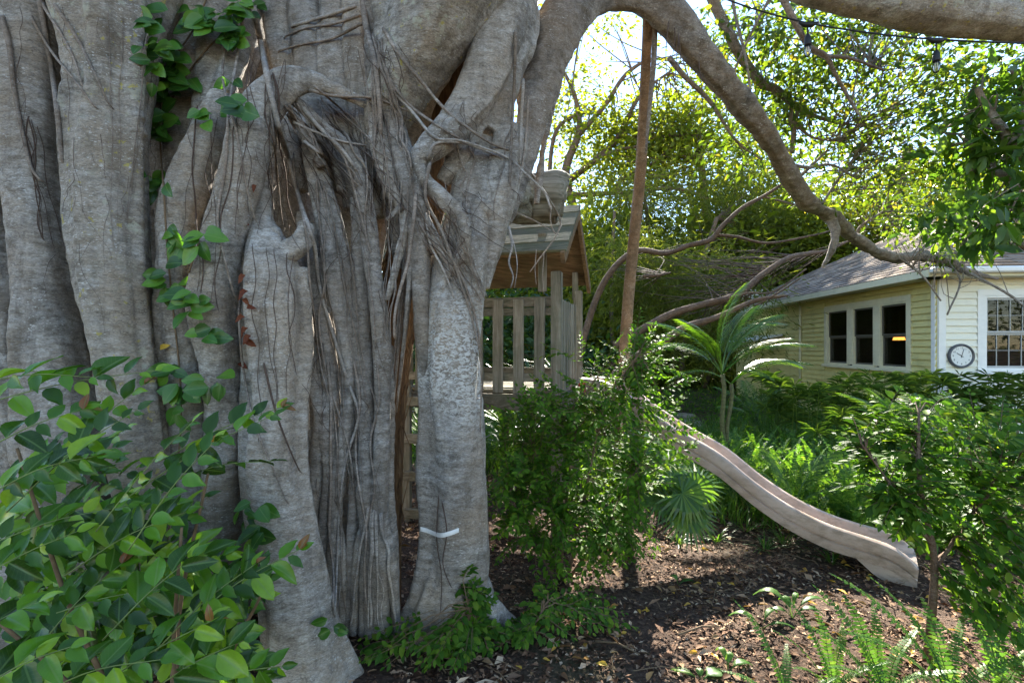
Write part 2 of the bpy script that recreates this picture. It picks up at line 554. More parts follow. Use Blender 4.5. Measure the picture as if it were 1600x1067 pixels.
fused("trunk_stem", [
    [(330, -180, 2.98, 130), (316, 60, 2.94, 88), (306, 220, 2.96, 62), (300, 400, 3.0, 52), (304, 600, 3.0, 52), (312, 800, 3.0, 56), (318, 1010, 3.0, 70)],
    [(335, -60, 2.72, 26), (328, 80, 2.70, 20), (318, 180, 2.68, 17), (300, 260, 2.66, 14)],
    [(380, -60, 2.76, 22), (372, 60, 2.74, 20), (350, 150, 2.66, 18)],
], M['bark'])
fused("trunk_stem", [
    [(580, 168, 2.62, 6), (545, 150, 2.60, 9), (508, 134, 2.56, 13), (470, 128, 2.52, 19), (434, 144, 2.48, 26), (402, 190, 2.44, 31), (378, 280, 2.41, 31), (348, 380, 2.4, 31), (334, 470, 2.4, 33), (342, 560, 2.42, 31), (352, 650, 2.46, 32), (346, 800, 2.52, 36), (338, 920, 2.58, 40), (334, 1040, 2.62, 52)],
], M['bark'])
fused("trunk_stem", [
    [(352, 150, 2.60, 20), (330, 210, 2.56, 27), (300, 280, 2.52, 30), (278, 345, 2.50, 28), (276, 430, 2.50, 28), (282, 520, 2.5, 32), (296, 620, 2.52, 31), (300, 750, 2.56, 38), (304, 900, 2.62, 44), (300, 1050, 2.66, 52)],
], M['bark'])
fused("trunk_stem", [
    [(400, 250, 2.6, 10), (408, 300, 2.56, 14), (410, 350, 2.52, 20), (426, 400, 2.48, 36), (434, 470, 2.44, 43), (434, 560, 2.42, 41), (432, 650, 2.41, 38), (432, 750, 2.40, 44), (444, 850, 2.4, 42), (456, 930, 2.4, 46), (470, 1010, 2.42, 60), (478, 1085, 2.44, 74)],
    [(466, 420, 2.5, 20), (474, 520, 2.47, 18), (466, 640, 2.44, 15), (472, 780, 2.42, 16), (490, 900, 2.42, 20), (512, 990, 2.44, 22), (552, 1075, 2.5, 22)],
    ], M['bark'])
fused("trunk_stem", [
    [(400, 440, 2.5, 10), (397, 500, 2.46, 16), (394, 620, 2.44, 17), (402, 800, 2.42, 18), (420, 940, 2.4, 20), (432, 1020, 2.38, 26), (430, 1090, 2.36, 32)],
    [(450, 940, 2.38, 16), (470, 1000, 2.35, 24), (498, 1070, 2.32, 28)],
    [(440, 400, 2.44, 20), (470, 380, 2.46, 18), (478, 350, 2.52, 12)],
    [(392, 400, 2.5, 18), (404, 380, 2.47, 14), (440, 362, 2.47, 11)],
], M['bark'])
# the tangle of narrow roots in the middle, each a root of its own
ROOTS = [
    [(420, -150, 2.96, 30), (430, -20, 2.94, 22), (444, 90, 2.92, 22), (456, 200, 2.9, 18), (470, 300, 2.9, 12)],
    [(470, -150, 2.98, 34), (478, -20, 2.95, 26), (486, 90, 2.9, 26), (500, 190, 2.86, 24), (512, 300, 2.86, 18)],
    [(520, -150, 2.95, 34), (526, -20, 2.9, 24), (530, 110, 2.86, 25), (540, 210, 2.84, 22), (550, 330, 2.84, 14)],
    [(556, -150, 2.92, 28), (558, -20, 2.86, 22), (562, 110, 2.82, 23), (574, 230, 2.82, 20), (590, 340, 2.84, 14)],
    [(590, -150, 2.8, 24), (588, -20, 2.74, 17), (588, 80, 2.7, 17), (594, 170, 2.7, 19), (606, 260, 2.7, 23), (616, 330, 2.72, 16), (624, 420, 2.76, 9)],
    [(400, 30, 3.25, 40), (440, 300, 3.35, 44), (470, 600, 3.35, 50), (500, 1000, 3.3, 56)],
    [(560, 100, 3.2, 56), (560, 300, 3.3, 46), (556, 600, 3.35, 30), (556, 1000, 3.3, 36)],
    [(478, 225, 2.68, 9), (490, 252, 2.66, 16), (506, 315, 2.64, 19), (520, 375, 2.63, 20), (530, 440, 2.62, 19), (540, 520, 2.62, 14), (546, 600, 2.63, 11), (540, 680, 2.64, 12), (526, 760, 2.65, 13), (522, 840, 2.67, 12), (520, 990, 2.74, 10)],
    [(487, 350, 2.68, 10), (494, 410, 2.66, 14), (503, 470, 2.65, 15), (514, 560, 2.64, 11), (518, 620, 2.64, 13), (514, 670, 2.64, 14), (518, 740, 2.66, 12), (506, 830, 2.68, 12), (500, 990, 2.75, 10)],
    [(478, 430, 2.68, 9), (488, 520, 2.66, 11), (494, 600, 2.65, 11), (504, 650, 2.64, 11), (496, 720, 2.66, 10), (490, 800, 2.66, 10), (486, 990, 2.74, 9)],
    [(452, 152, 2.56, 7), (476, 172, 2.56, 10), (500, 194, 2.56, 10), (528, 220, 2.56, 11), (548, 240, 2.57, 13), (562, 281, 2.57, 14), (574, 350, 2.57, 14), (583, 422, 2.58, 13), (590, 469, 2.58, 14), (597, 540, 2.59, 14), (598, 620, 2.6, 13), (596, 700, 2.61, 13), (592, 780, 2.63, 14), (592, 860, 2.66, 15), (597, 990, 2.74, 14)],
    [(556, 310, 2.68, 9), (562, 380, 2.66, 12), (562, 450, 2.65, 13), (566, 540, 2.64, 14), (572, 620, 2.63, 14), (574, 700, 2.63, 14), (572, 770, 2.63, 16), (576, 830, 2.66, 15), (580, 990, 2.74, 12)],
    [(586, 150, 2.66, 12), (592, 190, 2.63, 17), (600, 240, 2.61, 18), (614, 295, 2.6, 16), (627, 325, 2.6, 11), (634, 360, 2.6, 8)],
    [(604, 140, 2.64, 11), (612, 180, 2.61, 15), (628, 235, 2.59, 17), (645, 300, 2.57, 18), (655, 352, 2.57, 18), (657, 405, 2.59, 17), (658, 460, 2.61, 15), (662, 530, 2.66, 15), (668, 600, 2.74, 14), (670, 680, 2.8, 12)],
    [(632, 318, 2.58, 8), (618, 332, 2.56, 6), (605, 346, 2.55, 5)],
    [(638, 325, 2.56, 7), (630, 370, 2.56, 7), (622, 405, 2.56, 7), (613, 440, 2.57, 7), (604, 470, 2.58, 6)],
    [(644, 330, 2.56, 6), (642, 400, 2.57, 6), (636, 480, 2.6, 5), (628, 560, 2.64, 4)],
    [(458, 182, 2.56, 6), (474, 205, 2.56, 8), (490, 230, 2.57, 9), (502, 262, 2.60, 9)],
    [(470, 330, 2.74, 8), (472, 430, 2.72, 9), (470, 560, 2.70, 9), (474, 700, 2.70, 9), (478, 985, 2.78, 8)],
    [(548, 560, 2.70, 8), (556, 650, 2.69, 9), (554, 760, 2.69, 9), (548, 880, 2.71, 9), (544, 990, 2.77, 8)],
    [(606, 540, 2.68, 8), (610, 640, 2.68, 8), (608, 760, 2.69, 8), (614, 880, 2.71, 8), (618, 990, 2.78, 8)],
    [(576, 800, 2.65, 8), (560, 870, 2.67, 8), (552, 990, 2.75, 7)], [(582, 810, 2.64, 8), (570, 890, 2.66, 7), (566, 990, 2.74, 7)],
    [(596, 810, 2.64, 8), (610, 880, 2.67, 8), (622, 990, 2.76, 7)], [(524, 800, 2.66, 8), (534, 880, 2.68, 8), (536, 990, 2.76, 7)],
    [(508, 40, 2.86, 12), (514, 130, 2.82, 13), (520, 220, 2.78, 11), (534, 300, 2.76, 8)],
    [(462, 60, 2.9, 10), (470, 150, 2.86, 12), (484, 230, 2.80, 10), (492, 290, 2.76, 8)],
    [(566, 60, 2.8, 11), (570, 150, 2.76, 12), (576, 230, 2.72, 11), (578, 300, 2.7, 8)],
]
for k_, r_ in enumerate(ROOTS):
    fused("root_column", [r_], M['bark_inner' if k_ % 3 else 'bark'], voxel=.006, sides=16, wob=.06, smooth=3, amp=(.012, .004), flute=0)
# stems added at the back of the ring to block sun through the gaps
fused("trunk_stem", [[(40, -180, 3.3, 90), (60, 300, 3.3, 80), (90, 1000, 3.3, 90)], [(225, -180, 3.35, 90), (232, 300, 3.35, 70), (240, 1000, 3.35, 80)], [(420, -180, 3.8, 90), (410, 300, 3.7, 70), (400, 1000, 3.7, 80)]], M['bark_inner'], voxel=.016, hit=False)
# right-hand pillar with the roots that cross it
fused("trunk_stem", [
    [(752, 225, 2.84, 32), (742, 290, 2.8, 38), (732, 350, 2.76, 42), (718, 420, 2.72, 46), (710, 490, 2.7, 46), (708, 570, 2.7, 44), (710, 660, 2.72, 41), (712, 750, 2.74, 40), (710, 840, 2.78, 42), (702, 920, 2.84, 46), (694, 1010, 2.92, 56)],
    [(664, 400, 2.74, 15), (662, 480, 2.72, 17), (668, 560, 2.72, 17), (670, 650, 2.74, 18), (668, 730, 2.76, 18), (672, 820, 2.78, 16), (664, 900, 2.8, 18), (640, 980, 2.84, 18), (610, 1030, 2.9, 18)],
    [(738, 620, 2.72, 18), (738, 720, 2.72, 20), (742, 820, 2.76, 20), (740, 890, 2.8, 22), (728, 960, 2.8, 22), (716, 1030, 2.8, 22)],
    [(744, 900, 2.82, 18), (768, 950, 2.86, 18), (806, 985, 2.92, 13)],
    [(706, 880, 2.74, 18), (686, 930, 2.74, 16), (660, 965, 2.78, 16), (655, 1030, 2.8, 20)],
    [(715, 880, 2.74, 12), (704, 950, 2.72, 15), (694, 1040, 2.70, 17)],
    [(690, 860, 2.76, 10), (668, 940, 2.74, 14), (640, 1035, 2.74, 15)],
    [(735, 880, 2.76, 10), (742, 950, 2.76, 14), (738, 1040, 2.74, 15)],
    [(672, 880, 2.8, 12), (640, 960, 2.82, 14), (606, 1020, 2.86, 12)],
    [(748, 900, 2.84, 12), (766, 960, 2.8, 14), (776, 1020, 2.8, 12)],
    [(690, 820, 2.73, 8), (694, 890, 2.70, 9), (716, 925, 2.70, 9), (722, 990, 2.70, 10), (716, 1045, 2.70, 12)],
], M['bark_pillar'], voxel=.0075, smooth=4)
fused("trunk_stem", [
    # roots that cross in front of the pillar
    [(800, -120, 2.78, 52), (792, 0, 2.74, 44), (772, 80, 2.7, 40), (744, 150, 2.66, 35), (706, 202, 2.60, 28), (668, 236, 2.58, 22), (652, 254, 2.57, 16), (664, 281, 2.56, 12.5), (688, 306, 2.555, 13), (712, 330, 2.55, 13.5), (725, 358, 2.55, 12.5), (722, 394, 2.555, 11), (700, 430, 2.56, 8.5), (682, 472, 2.57, 7), (674, 510, 2.6, 5)],
    [(748, 150, 2.72, 28), (732, 210, 2.7, 20), (712, 255, 2.7, 17), (690, 285, 2.72, 12)],
    [(820, -100, 2.84, 40), (800, 60, 2.82, 36), (778, 140, 2.8, 30), (762, 210, 2.8, 30)],
    [(722, 385, 2.57, 8), (734, 412, 2.57, 8), (745, 440, 2.58, 7), (750, 500, 2.62, 5)],
    [(800, 200, 2.8, 24), (790, 250, 2.78, 28), (780, 310, 2.76, 26), (772, 360, 2.76, 22), (764, 410, 2.76, 13), (756, 450, 2.76, 8)],
    [(650, 300, 2.57, 6), (668, 350, 2.56, 8), (690, 392, 2.565, 8), (716, 430, 2.58, 6)],
    [(740, 320, 2.7, 18), (762, 330, 2.7, 14), (786, 338, 2.72, 14)],
], M['bark_pillar'], voxel=.0075, smooth=4)
# broad mottled limb crossing the top
fused("limb", [
    [(585, 235, 2.74, 14), (600, 190, 2.7, 34), (630, 115, 2.66, 56), (682, 25, 2.62, 76), (745, -70, 2.6, 92), (800, -190, 2.6, 110)],
    [(592, 120, 2.62, 12), (600, 40, 2.58, 16), (590, -60, 2.56, 22)],
], M['bark_rough'], amp=(.014, .004))
fused("limb", [
    [(720, 40, 3.1, 40), (690, 100, 3.05, 34), (655, 150, 3.02, 32), (632, 215, 3.0, 32), (622, 280, 3.0, 26), (618, 340, 3.0, 16)],
], M['bark'], voxel=.012)
# the arching limb that comes to rest on the roof
fused("limb", [
    [(786, 345, 2.86, 12), (806, 300, 2.88, 14), (822, 240, 2.92, 19), (834, 180, 2.96, 24), (848, 100, 3.0, 30.4), (874, 35, 3.06, 34.2), (930, -18, 3.16, 34.2), (990, -12, 3.28, 32.3), (1042, 26, 3.4, 27.0), (1100, 94, 3.6, 23.4), (1154, 158, 3.9, 18.0), (1200, 216, 4.3, 14.4), (1232, 274, 4.8, 12.6), (1262, 316, 5.2, 11.7), (1300, 338, 5.7, 10.3), (1336, 372, 6.3, 8.6), (1390, 401, 6.9, 7.7), (1440, 400, 7.2, 7.7), (1476, 406, 7.35, 7.2), (1510, 424, 7.4, 4.5), (1560, 436, 7.4, 2.7)],
    [(850, 60, 2.98, 26), (832, 150, 2.92, 18), (818, 210, 2.88, 15), (806, 270, 2.84, 12), (794, 330, 2.82, 8)],
    [(868, 90, 3.06, 14), (860, 170, 3.06, 10), (848, 240, 3.04, 8), (838, 320, 3.04, 6)],
    [(960, -190, 3.3, 44), (946, -90, 3.24, 38), (930, -18, 3.16, 32)],
    [(1296, 338, 5.66, 8), (1305, 362, 5.6, 5), (1300, 388, 5.6, 4), (1284, 420, 5.7, 3)],
    [(1470, 405, 7.3, 6), (1500, 395, 7.35, 4), (1530, 372, 7.4, 5), (1560, 350, 7.4, 3)],
], M['bark_limb'], voxel=.009, hit=False, wob=.10, amp=(.028, .008))
fused("limb", [
    [(1150, -90, 3.5, 30), (1230, -46, 3.5, 32), (1300, -20, 3.5, 30), (1400, 2, 3.52, 31), (1500, 18, 3.55, 32), (1600, 28, 3.6, 32), (1760, 36, 3.7, 34)],
], M['bark_rough'], voxel=.012, hit=False)
# sawn-off dead limb that lies over the playhouse roof
def dead_stub():
    mb = MB()
    ctrl = [(752, 318, 3.3, 26), (785, 316, 3.7, 30), (812, 314, 4.02, 35), (845, 310, 4.05, 38), (872, 310, 4.05, 37), (883, 312, 4.05, 28)]
    pts, rad = ptube(ctrl, 40)
    mb.tube(pts, rad, 40, wob=.05, seed=5)
    me = mb.mesh("dead_stub", M['dead'], True)
    n = len(me.vertices)
    for v in me.vertices:           # long splits along the grain
        x, y, z = v.co
        k = noise.noise((x * 1.3, y * 8, z * 26)) + .5 * noise.noise((x * 3, y * 20, z * 60))
        v.co += v.normal * (.075 * min(0, k + .08) + .012 * k)
    put("dead_stub", me, fig)["label"] = "grey sawn-off dead limb with long cracks"
M['dead'] = wood_mat("dead_wood", rgb(.07, .065, .05), rgb(.235, .225, .18), rgb(.42, .41, .35), 0)
dead_stub()

# thinner limbs of the fig seen against the sky
mb = MB()
def branch(name, ctrl, mat, parent=fig, sides=8, n=None):
    pts, rad = ptube(ctrl, n)
    m_ = MB(); m_.tube(pts, rad, sides, wob=.04, seed=len(ctrl))
    return m_.build(name, mat, parent, True)
FIG_BR = [
    [(1105, -20, 4.4, 8.7), (1128, 30, 4.5, 8.1), (1156, 85, 4.6, 7.4), (1190, 130, 4.7, 6.8), (1212, 140, 4.8, 5.6), (1250, 172, 4.9, 3.7), (1300, 190, 5.0, 2.5), (1340, 196, 5.1, 1.2)],
    [(1214, -20, 3.9, 5.6), (1232, 15, 3.9, 5.0), (1262, 70, 4.0, 4.3), (1290, 88, 4.05, 3.7), (1306, 118, 4.1, 3.1), (1330, 160, 4.2, 2.5), (1346, 185, 4.2, 1.2)],
    [(1290, 88, 4.05, 3.1), (1330, 92, 4.1, 2.5), (1380, 110, 4.2, 1.9)],
    [(1143, -10, 4.0, 2.5), (1150, 30, 4.0, 2.2), (1166, 95, 4.0, 1.9), (1176, 170, 4.1, 1.2)],
    [(1234, 178, 4.9, 5.0), (1240, 200, 4.9, 4.3), (1238, 240, 5.0, 3.1)],
    [(1240, 190, 4.9, 3.1), (1270, 215, 5.0, 1.9), (1320, 222, 5.1, 1.2)],
    [(1228, 255, 4.7, 3.1), (1262, 262, 4.9, 2.5), (1300, 258, 5.0, 1.9), (1340, 280, 5.1, 1.2)],
    [(1240, 285, 5.0, 2.5), (1265, 262, 5.0, 2.5), (1290, 238, 5.1, 1.9)],
    [(1285, 318, 5.2, 1.9), (1310, 280, 5.3, 1.9), (1350, 225, 5.4, 1.2)],
    [(1045, 90, 4.4, 4.3), (1070, 120, 4.5, 3.7), (1110, 160, 4.7, 3.1), (1150, 220, 4.9, 1.9), (1190, 250, 5, 1.2)],
    [(1212, -20, 4.0, 2.5), (1170, 60, 4.1, 1.9), (1130, 150, 4.2, 1.2)],
    [(1360, 385, 6.5, 2.5), (1340, 360, 6.4, 1.9), (1380, 330, 6.4, 1.2)],
    [(1400, 400, 6.9, 1.9), (1440, 430, 6.8, 1.5), (1470, 470, 6.8, 1.2)],
    [(1480, 408, 7.3, 1.9), (1500, 440, 7.2, 1.4), (1480, 492, 7.2, 1.2)],
    [(1500, 420, 7.3, 2.5), (1550, 445, 7.0, 1.9), (1590, 470, 6.9, 1.9), (1620, 500, 6.8, 1.2)],
]
for c in FIG_BR: branch("branch", c, M['bark_limb'])
# aerial root standing as a pole, and its companion
branch("prop_root", [(1014, 16, 3.35, 9), (1011, 60, 3.5, 7.5), (1008, 120, 3.7, 7.5), (1002, 250, 4.2, 8), (990, 380, 4.7, 8.5), (982, 470, 5.0, 8.5), (974, 590, 5.3, 8.5), (969, 700, 5.5, 9), (966, 775, 5.6, 12)], M['pole_bark'], sides=14, n=60)
branch("prop_root", [(1024, 30, 3.4, 4), (1021, 100, 3.5, 4), (1015, 170, 3.6, 3), (1009, 240, 3.7, 1.5)], M['bark_limb'])

# ---- thin roots that follow the surface of the trunk
def surface_depth(px, py, default=2.7):
    d = Vector(((px - 800) / FPX, 1.0, -(py - HOR) / FPX))
    L = d.length
    best = None
    for b in BVHS:
        h = b.ray_cast(Vector((0, 0, CAM_H)), d / L, 8.0)
        if h[0] is not None:
            y = h[0].y
            if best is None or y < best: best = y
    return best

def drape(path, r, hang=.0):
    """path rows px, py; the root lies on whatever trunk is there and bridges the gaps"""
    c = catmull(path, max(10, int(len(path) * 5)))
    ds = [surface_depth(x, y) for x, y in c]
    known = [d for d in ds if d is not None]
    base = (sum(known) / len(known)) if known else 2.7
    ds = np.array([base if d is None else min(d, base + .18) for d in ds])
    n = len(ds)
    mn = np.array([ds[max(0, i - 2):i + 3].min() for i in range(n)])
    k = np.ones(5) / 5
    sm = np.convolve(np.pad(mn, 2, mode='edge'), k, 'valid')
    sm = np.minimum(sm, ds + .002) - r * .45 - hang
    return [P(x, y, d) for (x, y), d in zip(c, sm)]

rr = random.Random(11)
def wander(p0, p1, n=7, amp=6):
    out = []
    for i in range(n):
        t = i / (n - 1)
        a = 0 if i in (0, n - 1) else amp
        out.append((p0[0] * (1 - t) + p1[0] * t + rr.uniform(-a, a), p0[1] * (1 - t) + p1[1] * t + rr.uniform(-a, a) * .4))
    return out

def root(path, r0, r1, mat, name="aerial_root", parent=fig, sides=6, hang=0.0):
    pts = drape(path, r0, hang)
    rad = np.linspace(r0, r1, len(pts))
    rad[0] *= .6; rad[-1] *= .25
    pts[0] = pts[0] + Vector((0, r0 * 2.5, 0)); pts[-1] = pts[-1] + Vector((0, r0 * 2.5, 0))
    m_ = MB(); m_.tube(pts, rad, sides)
    return m_.build(name, mat, parent, True)

# roots traced one by one
for path, r0, r1, mt in [
    ([(392, -10), (402, 40), (412, 90), (424, 150), (440, 215), (456, 265), (470, 320), (490, 380), (500, 450), (520, 520), (545, 600)], .016, .009, 'root_pale'),
    ([(440, 350), (432, 260), (426, 200), (418, 130)], .006, .004, 'root'),
    ([(510, 210), (540, 250), (560, 320), (580, 400)], .009, .005, 'root'),
    ([(480, 140), (520, 150), (575, 152), (605, 160), (640, 175)], .009, .005, 'root'),
    ([(488, 132), (530, 168), (560, 195), (575, 250)], .006, .004, 'root'),
    ([(560, 8), (520, 22), (480, 34), (452, 42)], .011, .008, 'root_pale'),
    ([(568, 22), (520, 38), (478, 44), (440, 60)], .008, .005, 'root'),
    ([(570, 34), (520, 60), (470, 70), (430, 82)], .009, .005, 'root'),
    ([(566, -20), (572, 40), (585, 90), (592, 150), (596, 220)], .020, .010, 'root'),
    ([(596, 40), (620, 80), (660, 130), (700, 175), (760, 220), (800, 236)], .010, .006, 'root'),
    ([(604, 120), (640, 165), (690, 200), (720, 218)], .009, .005, 'root'),
    ([(600, 130), (640, 170), (680, 215), (720, 220), (790, 245), (820, 270), (850, 300), (862, 330)], .008, .005, 'root_pale'),
    ([(668, 248), (680, 225), (712, 222), (745, 230), (790, 250)], .009, .007, 'root_pale'),
    ([(672, 250), (665, 310), (690, 360), (716, 430), (738, 500), (752, 560)], .010, .004, 'root'),
    ([(680, 340), (700, 390), (724, 440), (744, 500), (752, 580), (750, 680)], .009, .004, 'root'),
    ([(664, 330), (672, 380), (692, 420), (712, 470)], .008, .005, 'root_pale'),
    ([(470, 165), (500, 200), (535, 235), (560, 270)], .013, .008, 'root_pale'),
    ([(448, 175), (470, 215), (500, 240)], .012, .008, 'root_pale'),
    ([(455, 190), (490, 205), (530, 220), (575, 228)], .008, .005, 'root_pale'),
    ([(384, 0), (372, 80), (358, 170), (352, 260), (340, 340), (350, 400), (368, 470)], .008, .005, 'root'),
    ([(360, 30), (348, 120), (368, 200), (385, 290), (400, 350)], .007, .004, 'root'),
    ([(0, 20), (14, 70), (22, 140), (36, 210), (48, 260), (66, 285)], .013, .006, 'root'),
    ([(60, -10), (72, 60), (84, 130), (92, 200), (98, 260)], .014, .008, 'root'),
    ([(44, 20), (80, 80), (120, 130), (150, 170)], .008, .004, 'root'),
    ([(80, 0), (120, 60), (150, 120), (172, 168)], .010, .004, 'root'),
    ([(62, 0), (110, 80), (130, 140)], .008, .004, 'root'),
    ([(372, 470), (378, 560), (392, 640), (408, 690), (430, 740), (450, 790)], .006, .003, 'root'),
    ([(500, 380), (508, 440), (498, 500), (512, 590), (545, 700), (556, 800)], .008, .004, 'root'),
    ([(545, 600), (560, 650), (540, 720), (530, 800), (526, 900), (522, 970)], .008, .006, 'root_pale'),
    ([(410, 560), (430, 640), (452, 700), (470, 740)], .005, .003, 'rootlet'),
    ([(690, 780), (698, 830), (692, 880), (706, 920)], .004, .002, 'rootlet'),
    ([(686, 770), (682, 840), (690, 900), (688, 960)], .003, .002, 'rootlet'),
    ([(806, 40), (804, 120), (800, 200), (796, 300)], .010, .007, 'root'),
    ([(818, 120), (814, 200), (812, 262)], .010, .008, 'root_pale'),
    ([(826, 150), (820, 230), (810, 290)], .007, .005, 'root'),
]:
    root(path, r0, r1, M[mt])
# fans and bundles: counted ones first
def fan(n, a0, a1, b0, b1, r, mt, amp=6, hang=.0, kn=7):
    for i in range(n):
        t, u = rr.random(), rr.random()
        p0 = (a0[0] + (a1[0] - a0[0]) * t, a0[1] + (a1[1] - a0[1]) * t)
        p1 = (b0[0] + (b1[0] - b0[0]) * (.6 * t + .4 * u), b0[1] + (b1[1] - b0[1]) * (.6 * t + .4 * u))
        q = min(r * 2.6, r * math.exp(rr.gauss(-.1, .5)))
        root(wander(p0, p1, kn, amp), q, q * .6, M[mt], sides=5, hang=hang * rr.random())
fan(13, (430, 165), (500, 150), (520, 330), (610, 250), .0045, 'root', 6, .01)
fan(8, (560, 40), (600, 60), (560, 340), (640, 330), .0045, 'root', 7, .01)
fan(7, (590, 60), (610, 140), (640, 240), (650, 330), .005, 'root', 7, .01)
fan(8, (645, 300), (660, 380), (715, 420), (750, 500), .0036, 'root', 3)
fan(6, (680, 360), (720, 330), (740, 480), (770, 460), .004, 'root', 4)
fan(7, (560, 230), (650, 300), (560, 560), (640, 520), .0045, 'root', 6, .02)
fan(6, (450, 230), (520, 300), (480, 640), (600, 640), .0045, 'root', 8, .01)
fan(8, (490, 560), (600, 560), (500, 960), (605, 960), .0042, 'root', 7)
fan(6, (380, 90), (440, 120), (360, 330), (480, 360), .0032, 'rootlet', 8)
fan(5, (390, 380), (470, 400), (400, 700), (480, 560), .0024, 'rootlet', 8)
fan(10, (575, 790), (596, 800), (540, 985), (625, 985), .006, 'root_pale', 4)
fan(5, (300, 160), (370, 200), (260, 420), (380, 520), .0024, 'rootlet', 9)
fan(5, (150, 0), (250, 60), (165, 420), (215, 300), .0020, 'root', 4)
fan(5, (0, 130), (60, 200), (0, 330), (130, 420), .0026, 'rootlet', 7)
fan(6, (700, 210), (800, 200), (690, 330), (800, 350), .003, 'root', 8)
# straight bundle hanging beside the pillar
for i in range(9):
    x0 = 634 + i * 2.6 + rr.uniform(-4, 4); x1 = 607 + i * 2.2
    y1 = rr.uniform(600, 720)
    pts = [P(x0 + (x1 - x0) * t, 350 + (y1 - 350) * t, 2.70 + .06 * t + .05 * math.sin(i * 2.1)) for t in np.linspace(0, 1, 9)]
    m_ = MB(); m_.tube(pts, np.array([.003, .007, .010, .010, .009, .008, .006, .004, .0015]) * rr.uniform(.6, 1.2), 7, wob=.05, seed=i)
    m_.build("aerial_root", M['root' if i % 3 else 'root_pale'], fig, True)
# rootlets too many to count, one part
mb = MB()
def loose(n, box, dx, dy, r, amp=7):
    for i in range(n):
        x, y = rr.uniform(box[0], box[2]), rr.uniform(box[1], box[3])
        p1 = (x + rr.gauss(dx, 25), y + dy * rr.uniform(.5, 1.3))
        pts = drape(wander((x, y), p1, 6, amp), .002, .015 * rr.random())
        q = r * rr.uniform(.5, 1.2)
        mb.tube(pts, np.linspace(q, q * .5, len(pts)), 4)
loose(36, (430, 140, 590, 280), 45, 90, .0022)
loose(22, (540, 60, 630, 300), 12, 100, .0022)
loose(22, (645, 290, 735, 390), 35, 70, .0022)
loose(20, (370, 60, 450, 330), -5, 100, .0017)
loose(20, (470, 330, 620, 800), 6, 100, .0017)
loose(20, (0, 0, 260, 400), 5, 110, .0012)
loose(10, (680, 150, 820, 300), 5, 70, .0018)
o = mb.build("root_tangle", M['rootlet'], fig, True); o["kind"] = "stuff"
# small roots dangling in front of the playhouse roof and strands under the arch
for path, r in [
    ([(795, 355, 2.75), (800, 385, 2.75), (795, 410, 2.74), (802, 432, 2.74), (798, 450, 2.74)], .008),
    ([(797, 360, 2.75), (806, 395, 2.75), (808, 420, 2.74), (804, 450, 2.74)], .004),
    ([(812, 250, 2.8), (840, 285, 3.2), (862, 318, 3.7), (876, 345, 3.9), (868, 370, 3.9), (850, 395, 3.9), (828, 425, 3.9)], .011),
    ([(862, 318, 3.9), (860, 345, 3.9), (868, 365, 3.92), (878, 352, 3.92)], .008),
    ([(800, 330, 3.6), (835, 345, 3.85), (860, 360, 3.9)], .009),
    ([(838, 390, 3.85), (836, 420, 3.85), (838, 445, 3.85)], .004),
    ([(850, 395, 3.88), (848, 430, 3.88), (850, 460, 3.88)], .004),
]:
    c = catmull(path, 16); pts = [P(*q) for q in c]
    m_ = MB(); m_.tube(pts, np.linspace(r, r * .4, 16), 6, wob=.08, seed=3)
    m_.build("aerial_root", M['root_pale'], fig, True)
for i in range(14):
    x = rr.choice([882, 890, 897, 905, 912, 920, 1046, 1054, 1062, 1075, 1090, 1100]) + rr.uniform(-6, 6)
    top = 30 if x < 1000 else 30 + (x - 1040) * 1.2
    ln = rr.uniform(120, 240) if x < 1000 else rr.uniform(60, 140)
    sw = -42 if x < 1000 else 0
    d = rr.uniform(3.15, 3.4)
    pts = [P(x + sw * t + 3 * math.sin(5 * t + i), top + ln * t, d) for t in np.linspace(0, 1, 10)]
    m_ = MB(); m_.tube(pts, np.linspace(.008 if i < 6 and x < 1000 else .003, .0012, 10), 6)
    m_.build("aerial_root", M['root_pale' if x < 1000 else 'rootlet'], fig, True)
# painted white band on the pillar
band = drape([(657, 826), (668, 829), (680, 834), (690, 836), (703, 833), (717, 828)], .004)
m_ = MB()
bp = []
for p in band:
    q = (p - Vector((0, 0, CAM_H))).normalized() * .004
    bp += [tuple(p - q * 1.0 + Vector((0, 0, .012))), tuple(p - q * 1.6), tuple(p - q * 1.0 - Vector((0, 0, .012)))]
m_.add(bp, [f for i in range(len(band) - 1) for f in ((i * 3, i * 3 + 1, i * 3 + 4, i * 3 + 3), (i * 3 + 1, i * 3 + 2, i * 3 + 5, i * 3 + 4))])
m_.build("white_band", plain_mat("white_band", (.70, .69, .66), .7, .2, .12, 22, .7), fig)["label"] = "narrow white painted band low on the pillar stem"
